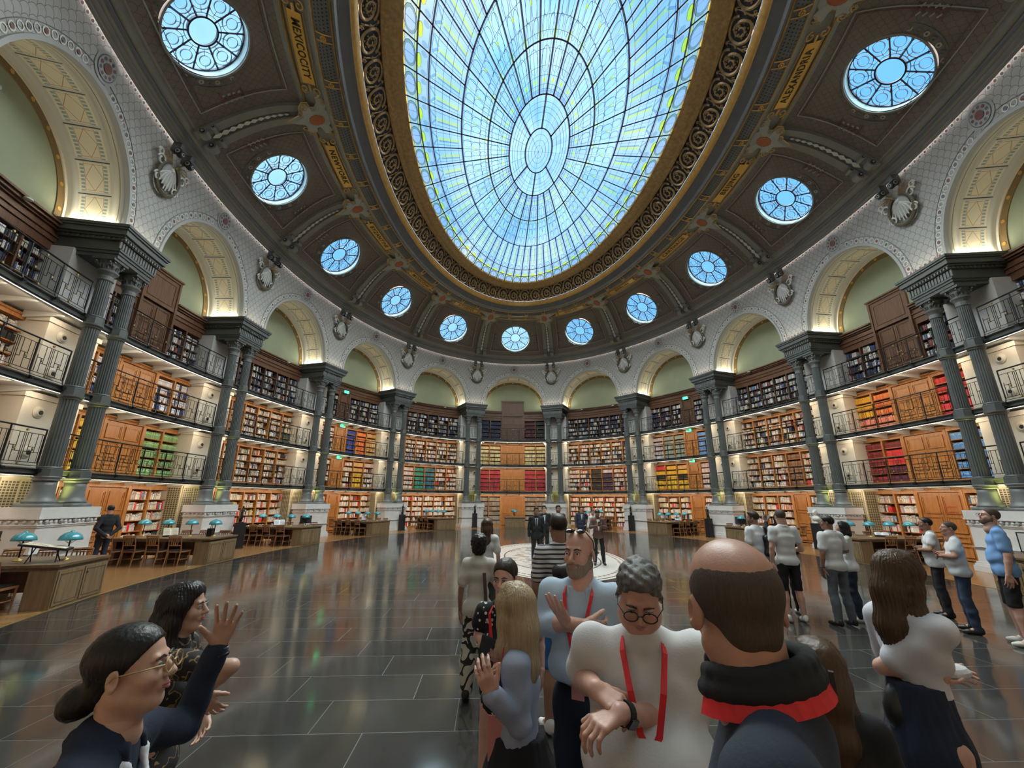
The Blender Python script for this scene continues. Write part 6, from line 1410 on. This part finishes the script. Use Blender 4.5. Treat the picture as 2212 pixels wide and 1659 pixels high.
# -- woman with a bun and glasses
x_, y_, H_ = PP(285, 1352, 1.12)
person('woman in profile with black hair in a low bun and glasses, raising her open hand', x_, y_, H_, 76, 'close', 'skin_asian', True, hair='bun', hairm_='hair_black', head=(0, 8, 0), glasses='gold', top=('jacket', 'navy_wool'), bottom=('trousers', 'navy_wool'),
       arms={-1: (PX(395, 1570, 1.38), PX(474, 1392, 1.46), PX(502, 1300, 1.47), CAM, dict(curl=.12, spread=.25, thumb=.75))},
       extras=[lambda t, k, A, hc, R, sc, LW_: (lambda mb: (mb.tube([A[-1][1]+[.028*math.cos(a), .028*math.sin(a), -.01] for a in np.linspace(0, 2*PI, 14)], .003, 'steel', 5), mb.tube([A[-1][1]+[.030*math.cos(a), .030*math.sin(a), -.03] for a in np.linspace(0, 2*PI, 14)], .006, 'glasses_black', 5), mb.build('bracelet', t)))(local(MB())),
               lambda t, k, A, hc, R, sc, LW_: (lambda c_: (c_.chain([(.07*k, .0, 1.455*k), (.05*k, .065, 1.42*k), (.015, .10, 1.36*k)], [.008, .010, .006]), c_.chain([(-.07*k, .0, 1.455*k), (-.05*k, .065, 1.42*k), (-.015, .10, 1.36*k)], [.008, .010, .006]), mesh_obj('blouse_collar', [c_], 'white_blouse', t)))(SDF(.006))])
# -- woman beside her in the printed dress
x_, y_, H_ = PP(400, 1262, 1.95)
person('woman with long straight dark hair and gold and black print dress, hand on hip', x_, y_, H_, 80, 'close', 'skin_asian', True, hair='long', hairm_='hair_black', head=(0, 3, 0), top=('dress', 'gold_print'), bottom=('long_skirt', 'gold_print'),
       arms={1: (PX(500, 1440, 1.80), PX(436, 1500, 1.78), (-.25, .35, -.6), (-1, 0, 0), dict(curl=.4)), -1: ((-.24, .0, 1.12), (-.16, .12, .95), (.6, .3, -.4), (1, 0, 0), dict(curl=.4))},
       extras=[lambda t, k, A, hc, R, sc, LW_: (lambda mb: (mb.tube([A[1][1]+[.026*math.cos(a), .018*math.sin(a), .018*math.sin(a)+.02] for a in np.linspace(0, 2*PI, 14)], .007, 'white_cotton', 5), mb.build('wristwatch', t)))(local(MB()))])
# -- man in the white T-shirt looking down
def i_extra(t, k, A, hc, R, sc, LW_):
    mb = local(MB()); el, wr, *_ = A[-1]; d = (wr-el)/np.linalg.norm(wr-el); c = wr-d*.03; z = Vector(d); Tq = Matrix.Translation(Vector(c)) @ z.to_track_quat('Z', 'Y').to_matrix().to_4x4(); mb.lathe([(.034, -.012), (.038, -.012), (.038, .012), (.034, .012)], 'black', 18, Tq); w_ = mb.build('wristwatch', t)
    mb = local(MB()); mb.box((.034, -.016, -.017), (.044, .016, .017), 'lens_dark', T=Tq @ Matrix.Rotation(-.5, 4, 'Z')); mb.build('watch_face', w_)
x_, y_, H_ = PP(1375, 1218, 1.66, .02)
person('man in a white T-shirt and glasses with a red lanyard, looking down at his hands', x_, y_, H_, 197, 'close', 'skin_fair', hair='short', hairm_='hair_grey', head=(2, -30, -4), glasses='black', top=('tee', 'white_cotton'), bottom=('trousers', 'cream_knit'), wide=1.22, belly=.08, jaw=1.2, hoff=(0, .04, -.01),
       arms={1: (PX(1258, 1462, 1.66), PX(1286, 1488, 1.44), PX(1325, 1515, 1.39), (-.2, -.3, -1), dict(curl=.95)), -1: (PX(1500, 1556, 1.56), PX(1338, 1540, 1.36), PX(1280, 1572, 1.32), (-.3, -.4, -.8), dict(curl=.8))}, extras=[lanyard(.178, 1.17, .021), i_extra])
# -- bearded man, arms crossed
def h_extra(t, k, A, hc, R, sc, LW_):
    def L(p): return R @ (np.array(p)*sc) + hc
    mb = local(MB())
    for x in (-1, 1):
        mb.ball(L((x*.034, .048, .118)), (.027, .024, .012), 'lens_dark', 14, 8); mb.tube([L((x*.062, .045, .115)), L((x*.082, .0, .07)), L((x*.084, -.01, .02))], .003, 'glasses_black', 5)
    mb.tube([L((-.01, .068, .122)), L((.01, .068, .122))], .004, 'glasses_black', 5); mb.build('sunglasses', t)
    for sd in (1, -1):
        el, wr, *_ = A[sd]; d = (wr-el); e = el + d*.20; mb = local(MB()); z = Vector(d).to_track_quat('Z', 'Y').to_matrix().to_4x4(); mb.lathe([(.050, -.02), (.058, -.02), (.056, .02), (.048, .02)], 'light_blue', 18, Matrix.Translation(Vector(e)) @ z); mb.build('rolled_cuff', t)
x_, y_, H_ = PP(1252, 1148, 2.38)
person('bald man with grey beard, sunglasses on his head, light blue shirt and crossed arms', x_, y_, H_, 207, 'close', 'skin_fair', hair='bald', beard='beard_grey', head=(10, 2, 0), top=('rolled', 'light_blue'), bottom=('trousers', 'navy_wool'), wide=1.08, belly=.03, hem=1.06,
       arms={1: (PX(1180, 1345, 2.28), PX(1262, 1350, 2.04), PX(1310, 1362, 2.10), (0, -.9, .1), dict(curl=.5)), -1: (PX(1308, 1388, 2.26), PX(1225, 1345, 2.12), PX(1196, 1300, 2.08), (-.3, -.9, 0), dict(curl=.12))}, extras=[h_extra, lanyard(.140, 1.10, .018)])
# -- blonde woman from behind
def g_extra(t, k, A, hc, R, sc, LW_):
    mb = local(MB()); p = LW_(PX(1072, 1595, 1.72)); mb.box(p-[.003, .035, .08], p+[.003, .035, .08], 'badge_pink'); strap(mb, [LW_(PX(1088, 1400, 1.74)), LW_(PX(1076, 1480, 1.70)), p+[0, 0, .08]], .020, 'lanyard_red', (0, 1, 0)); mb.build('lanyard', t)
    mb = local(MB()); p = LW_(PX(1085, 1490, 1.74)); mb.box(p-[.07, .012, .05], p+[.07, .012, .05], 'leather_black'); mb.build('purse', t)
x_, y_, H_ = PP(1122, 1262, 1.92)
person('woman with long straight blonde hair, blue-grey blouse and black skirt, turned away', x_, y_, H_, -78, 'close', 'skin_fair', True, hair='long', hairm_='hair_blonde', head=(48, 0, 0), top=('blouse', 'blouse_blue'), bottom=('long_skirt', 'black_cloth'), wide=1.08, hem=.95,
       arms={-1: (PX(1122, 1560, 1.66), PX(1062, 1500, 1.60), PX(1052, 1475, 1.60), (1, 0, -.2), dict(curl=.6)), 1: (PX(1100, 1530, 2.02), PX(1065, 1480, 1.78), PX(1062, 1450, 1.74), (0, -1, 0), dict(curl=.5))}, extras=[g_extra])
# -- dark-haired woman in polka dots with a phone
def f_extra(t, k, A, hc, R, sc, LW_):
    mb = local(MB()); p = LW_(PX(1052, 1396, 2.16)); Tq = Matrix.Translation(Vector(p)) @ Matrix.Rotation(.9, 4, 'X') @ Matrix.Rotation(.4, 4, 'Z'); mb.box((-.037, -.075, -.005), (.037, .075, .005), 'lens_dark', T=Tq); mb.build('phone', t)
x_, y_, H_ = PP(1094, 1208, 2.5)
person('dark-haired woman in a black and white polka dot dress holding a phone', x_, y_, H_, 203, 'near', 'skin_fair', True, hair='ponytail', hairm_='hair_dark', head=(0, -4, 0), top=('dress', 'polka_dots'), bottom=('long_skirt', 'polka_dots'),
       arms={1: (PX(1035, 1372, 2.42), PX(1068, 1420, 2.22), PX(1052, 1404, 2.14), (-.2, .4, .8), dict(curl=.8)), -1: (PX(1165, 1375, 2.6), PX(1170, 1445, 2.5), (0, .3, -1), (1, 0, 0), dict(curl=.4))}, extras=[f_extra, lanyard(.115, 1.12, .018)])
# -- brown hair right of the balding man
x_, y_, H_ = PP(1765, 1386, 1.55)
person('brown-haired woman half hidden beyond the balding man in navy', x_, y_, H_, 20, 'mid', 'skin_fair', True, hair='long', hairm_='hair_brown', top=('tee', 'black_cloth'), bottom=('trousers', 'black_cloth'))
# -- walking woman with white blouse
def l_extra(t, k, A, hc, R, sc, LW_):
    mb = local(MB()); p = LW_(PX(2058, 1452, 1.94)); mb.ball(p, (.05, .09, .035), 'white_cotton', 14, 8); mb.build('white_pouch', t)
    mb = local(MB()); p = LW_(PX(1968, 1530, 1.92)); mb.ball(p, (.06, .14, .13), 'leather_black', 16, 10); b_ = mb.build('shoulder_bag', t, smooth=True); mb = local(MB()); mb.box(p+[.045, -.03, .03], p+[.06, .03, .045], 'brass'); mb.build('bag_clasp', b_)
x_, y_, H_ = PP(1915, 1192, 2.08)
person('young woman walking right with long brown hair, white blouse, black skirt and bag', x_, y_, H_, 82, 'close', 'skin_fair', True, hair='long', hairm_='hair_brown', head=(4, -6, 0), top=('loose', 'white_blouse'), bottom=('long_skirt', 'navy_wool'), step=.0, wide=.95, lean=.03, hem=1.10,
       arms={1: (PX(1905, 1440, 1.98), PX(2010, 1462, 1.90), PX(2080, 1480, 1.90), (-.2, .2, 1), dict(curl=.3)), -1: ((-.20, .12, 1.12), (-.12, .30, 1.10), (.2, .9, 0), (.9, 0, -.2), dict(curl=.5))}, extras=[l_extra])
# -- man in the striped tee with a rucksack
def pack(x, y0, z, w, d, h, m='leather_black', both=False, name='backpack'):
    def f(t, k, A, hc, R, sc, LW_):
        s_ = SDF(.010); s_.cap((x-w*.3, y0, z-h*.32), (x+w*.3, y0, z-h*.32), d*.5, None, .03); s_.cap((x-w*.3, y0, z+h*.32), (x+w*.3, y0, z+h*.32), d*.45, None, .05); s_.ell((x, y0, z), (w*.5, d*.55, h*.48), .04); s_.ell((x, y0-d*.4, z-.05), (w*.35, d*.3, h*.25), .01); b_ = mesh_obj(name, [s_], m, t)
        for sx in ((-1, 1) if both else (1,)): mb = local(MB()); xx = x + (sx*.08 if both else .02); strap(mb, [(xx, y0+.02, z+h*.3), (xx, -.07, 1.47*k), (xx*1.05, .04, 1.50*k), (xx*1.1, .135, 1.38*k), (xx*1.15, .12, 1.18*k)], .05, m, [(0, -1, 0), (0, -.6, 1), (0, .3, 1), (0, 1, .4), (0, 1, 0)], .006); mb.build('shoulder_strap', b_)
    return f
x_, y_, H_ = PP(1206, 1114, 4.1)
person('man from behind in a brown and white striped T-shirt with a black backpack', x_, y_, H_, -12, 'near', 'skin_tan', hair='short', hairm_='hair_dark', top=('tee', 'striped_tee'), bottom=('shorts', 'royal_shorts'), shoes='shoe_white', extras=[pack(.02, -.19, 1.17, .30, .16, .44)], belly=.02, wide=1.05, stance=.13)
person('woman from behind with curly black hair, cream top and swirl print trousers', -1.97, -9.95, 1.56, 4, 'mid', 'skin_tan', True, hair='curly', hairm_='hair_black', top=('tee', 'cream_knit'), bottom=('flared', 'swirl_print'), arms={1: ((.22, .08, 1.02), (.10, .26, 1.08), (-.5, .5, .2), (0, -.3, -1), dict(curl=.5))}, extras=[lambda t, k, A, hc, R, sc, LW_: (lambda mb: (strap(mb, [(.07, -.12, 1.34*k), (.09, -.13, 1.1*k), (.10, -.12, .82*k)], .035, 'brown_wool', (0, -1, 0), .004), mb.build('bag_strap', t)))(local(MB()))])
person('woman from behind with long brown hair and white top near the medallion', -1.90, -7.6, 1.64, 2, 'mid', 'skin_fair', True, hair='long', hairm_='hair_brown', top=('tee', 'white_cotton'), bottom=('trousers', 'olive'))
# -- suited men on the medallion
person('young man in a black suit and narrow black tie, standing first on the left', -.41, -1.37, 1.73, 182, 'mid', 'skin_tan', hair='short', hairm_='hair_black', top=('jacket', 'suit_black'), bottom=('trousers', 'suit_black'), extras=['tie'])
def facehand(x, y, z): return {1: ((.22, .16, 1.22), (x, y, z), (-.5, .2, .7), (0, -1, .1), dict(curl=.5))}
person('man in a black suit with open white collar, touching his face', .10, .75, 1.76, 184, 'mid', 'skin_warm', hair='short', hairm_='hair_black', top=('jacket', 'suit_black'), bottom=('trousers', 'suit_black'), arms=facehand(.06, .17, 1.50))
p_ = PX(1206, 1118, 14.3); person('bearded man in a dark blue suit partly hidden behind the striped shirt', p_.x, p_.y, 1.78, 180, 'mid', 'skin_tan', hair='short', hairm_='hair_black', beard='stubble', top=('jacket', 'suit_navy'), bottom=('trousers', 'suit_navy'))
p_ = PX(1256, 1118, 17.5); person('slim man with glasses in a navy suit and tie, hand on his hip', p_.x, p_.y, 1.70, 178, 'mid', 'skin_warm', hair='short', hairm_='hair_black', glasses='round', top=('jacket', 'suit_navy'), bottom=('trousers', 'suit_navy'), extras=['tie'], arms={-1: ((-.34, -.05, 1.13), (-.18, .06, .98), (.6, .3, -.5), (1, 0, 0), dict(curl=.5))})
p_ = PX(1281, 1128, 16.3); person('woman with tied dark hair behind the man in the brown jacket', p_.x, p_.y, 1.60, 182, 'mid', 'skin_tan', True, hair='bun', hairm_='hair_black', top=('blouse', 'cream_knit'), bottom=('trousers', 'cream_knit'))
def s_extra(t, k, A, hc, R, sc, LW_): mb = local(MB()); mb.box((-.04, .30, 1.17), (.04, .312, 1.31), 'lens_dark'); mb.build('phone', t)
person('man in a brown checked jacket and white shirt looking down at his phone', 1.62, -.9, 1.66, 184, 'mid', 'skin_tan', hair='short', hairm_='hair_black', head=(0, -28, 0), top=('jacket', 'brown_wool'), bottom=('trousers', 'suit_black'), arms={1: ((.25, .04, 1.12), (.07, .25, 1.17), (-.3, .5, .7), (-.3, -.6, .2), dict(curl=.8)), -1: ((-.25, .04, 1.12), (-.07, .25, 1.17), (.3, .5, .7), (.3, -.6, .2), dict(curl=.8))}, extras=[s_extra], stance=.14)
# -- guard at the door
best = min((abs(proj(M(q_, .35, 1.6))[0]-238), q_) for q_ in np.linspace(-4.7, -3.6, 200)); g_ = M(best[1], .35, 0)
person('man in a black suit seen from behind with his hands clasped, by the left door', float(g_[0]), float(g_[1]), 1.74, -62, 'mid', 'skin_warm', hair='short', hairm_='hair_black', top=('jacket', 'suit_black'), bottom=('trousers', 'suit_navy'), arms={1: ((.26, -.10, 1.12), (.04, -.19, .93), (-.8, .0, -.2), (0, 1, 0), dict(curl=.4)), -1: ((-.26, -.10, 1.12), (-.04, -.21, .90), (.8, 0, -.1), (0, 1, 0), dict(curl=.4))})
# -- the group on the right
person('man from behind with short beard in a white T-shirt, black rucksack on one shoulder', 3.17, -6.75, 1.74, -18, 'mid', 'skin_tan', hair='short', hairm_='hair_dark', beard='stubble', head=(-30, 4, 0), top=('tee', 'white_cotton'), bottom=('trousers', 'blue_denim'), shoes='shoe_white', extras=[pack(.15, -.14, 1.15, .22, .14, .40)], belly=.02)
person('tall man from behind in a white polo shirt, black shorts and white trainers', 3.29, -7.36, 1.79, 8, 'mid', 'skin_fair', hair='buzz', hairm_='buzz_cut', top=('polo', 'white_cotton'), bottom=('shorts', 'black_cloth'), shoes='shoe_white', stance=.13, arms={1: ((.27, .02, 1.14), (.20, .20, 1.12), (-.2, .9, .1), (-1, 0, 0), dict(curl=.8))})
def v_extra(t, k, A, hc, R, sc, LW_): mb = local(MB()); mb.box((-.14, .33, 1.60), (.0, .34, 1.68), 'paper_white'); mb.build('phone', t)
person('dark long-haired visitor hidden behind the white polo shirt, holding up a phone', 3.62, -6.85, 1.72, 5, 'mid', 'skin_tan', True, hair='long', hairm_='hair_black', top=('blouse', 'black_cloth'), bottom=('trousers', 'black_cloth'), shoes='shoe_white', arms={-1: ((-.22, .16, 1.28), (-.10, .30, 1.55), (0, .2, 1), (0, -1, 0), dict(curl=.6))}, extras=[v_extra])
person('man from behind in a white T-shirt and washed grey jeans', 3.93, -7.62, 1.70, -6, 'mid', 'skin_tan', hair='buzz', hairm_='hair_black', head=(-38, 6, 0), glasses='black', top=('tee', 'white_cotton'), bottom=('trousers', 'grey_denim'), shoes='shoe_black', stance=.13, arms={1: ((.28, .02, 1.14), (.34, .22, 1.10), (0, 1, 0), (-1, 0, 0), dict(curl=.4))}, extras=[lambda t, k, A, hc, R, sc, LW_: (lambda mb: (mb.tube([A[-1][1]+[.036*math.cos(a), .036*math.sin(a), .02] for a in np.linspace(0, 2*PI, 12)], .007, 'black', 5), mb.build('wristwatch', t)))(local(MB()))])
person('woman with a black bob in a white T-shirt, looking up to the left', 4.42, -7.35, 1.60, -48, 'mid', 'skin_asian', True, hair='bob', hairm_='hair_black', head=(0, 12, 0), top=('tee', 'white_cotton'), bottom=('trousers', 'navy_wool'), shoes='shoe_white', arms={-1: ((-.20, .08, 1.10), (-.08, .28, 1.28), (0, .5, .8), (1, 0, 0), dict(curl=.6))})
cross = {1: ((.25, .06, 1.12), (-.02, .24, 1.14), (-.9, .2, .1), (0, -.8, .4), dict(curl=.4)), -1: ((-.25, .06, 1.12), (.04, .21, 1.10), (.9, .1, .1), (0, -.8, -.4), dict(curl=.4))}
person('man with dark cropped hair in a white polo shirt, arms crossed, left of his friend', 6.2, -7.15, 1.66, -52, 'mid', 'skin_tan', hair='buzz', hairm_='hair_black', head=(-8, 10, 0), top=('polo', 'white_cotton'), bottom=('trousers', 'black_cloth'), arms=cross, belly=.02)
person('stocky man in a white polo shirt and dark jeans, arms crossed, looking up left', 5.66, -8.03, 1.63, -50, 'mid', 'skin_warm', hair='buzz', hairm_='buzz_cut', head=(-14, 12, 0), top=('polo', 'white_cotton'), bottom=('trousers', 'blue_denim'), arms=cross, belly=.03, wide=1.06, stance=.13)
person('tall man in a sky blue T-shirt and black shorts with glasses, looking up', 5.72, -8.62, 1.85, -48, 'mid', 'skin_fair', hair='buzz', hairm_='buzz_cut', beard='stubble', head=(-20, 16, 0), glasses='black', top=('tee', 'sky_tee'), bottom=('shorts', 'black_cloth'), shoes='shoe_white', stance=.14, belly=.02, wide=1.05)
person('person in dark clothes at the right edge, one bare forearm showing', 6.05, -8.95, 1.68, -60, 'mid', 'skin_tan', hair='short', hairm_='hair_dark', top=('tee', 'black_cloth'), bottom=('trousers', 'black_cloth'), arms=cross)
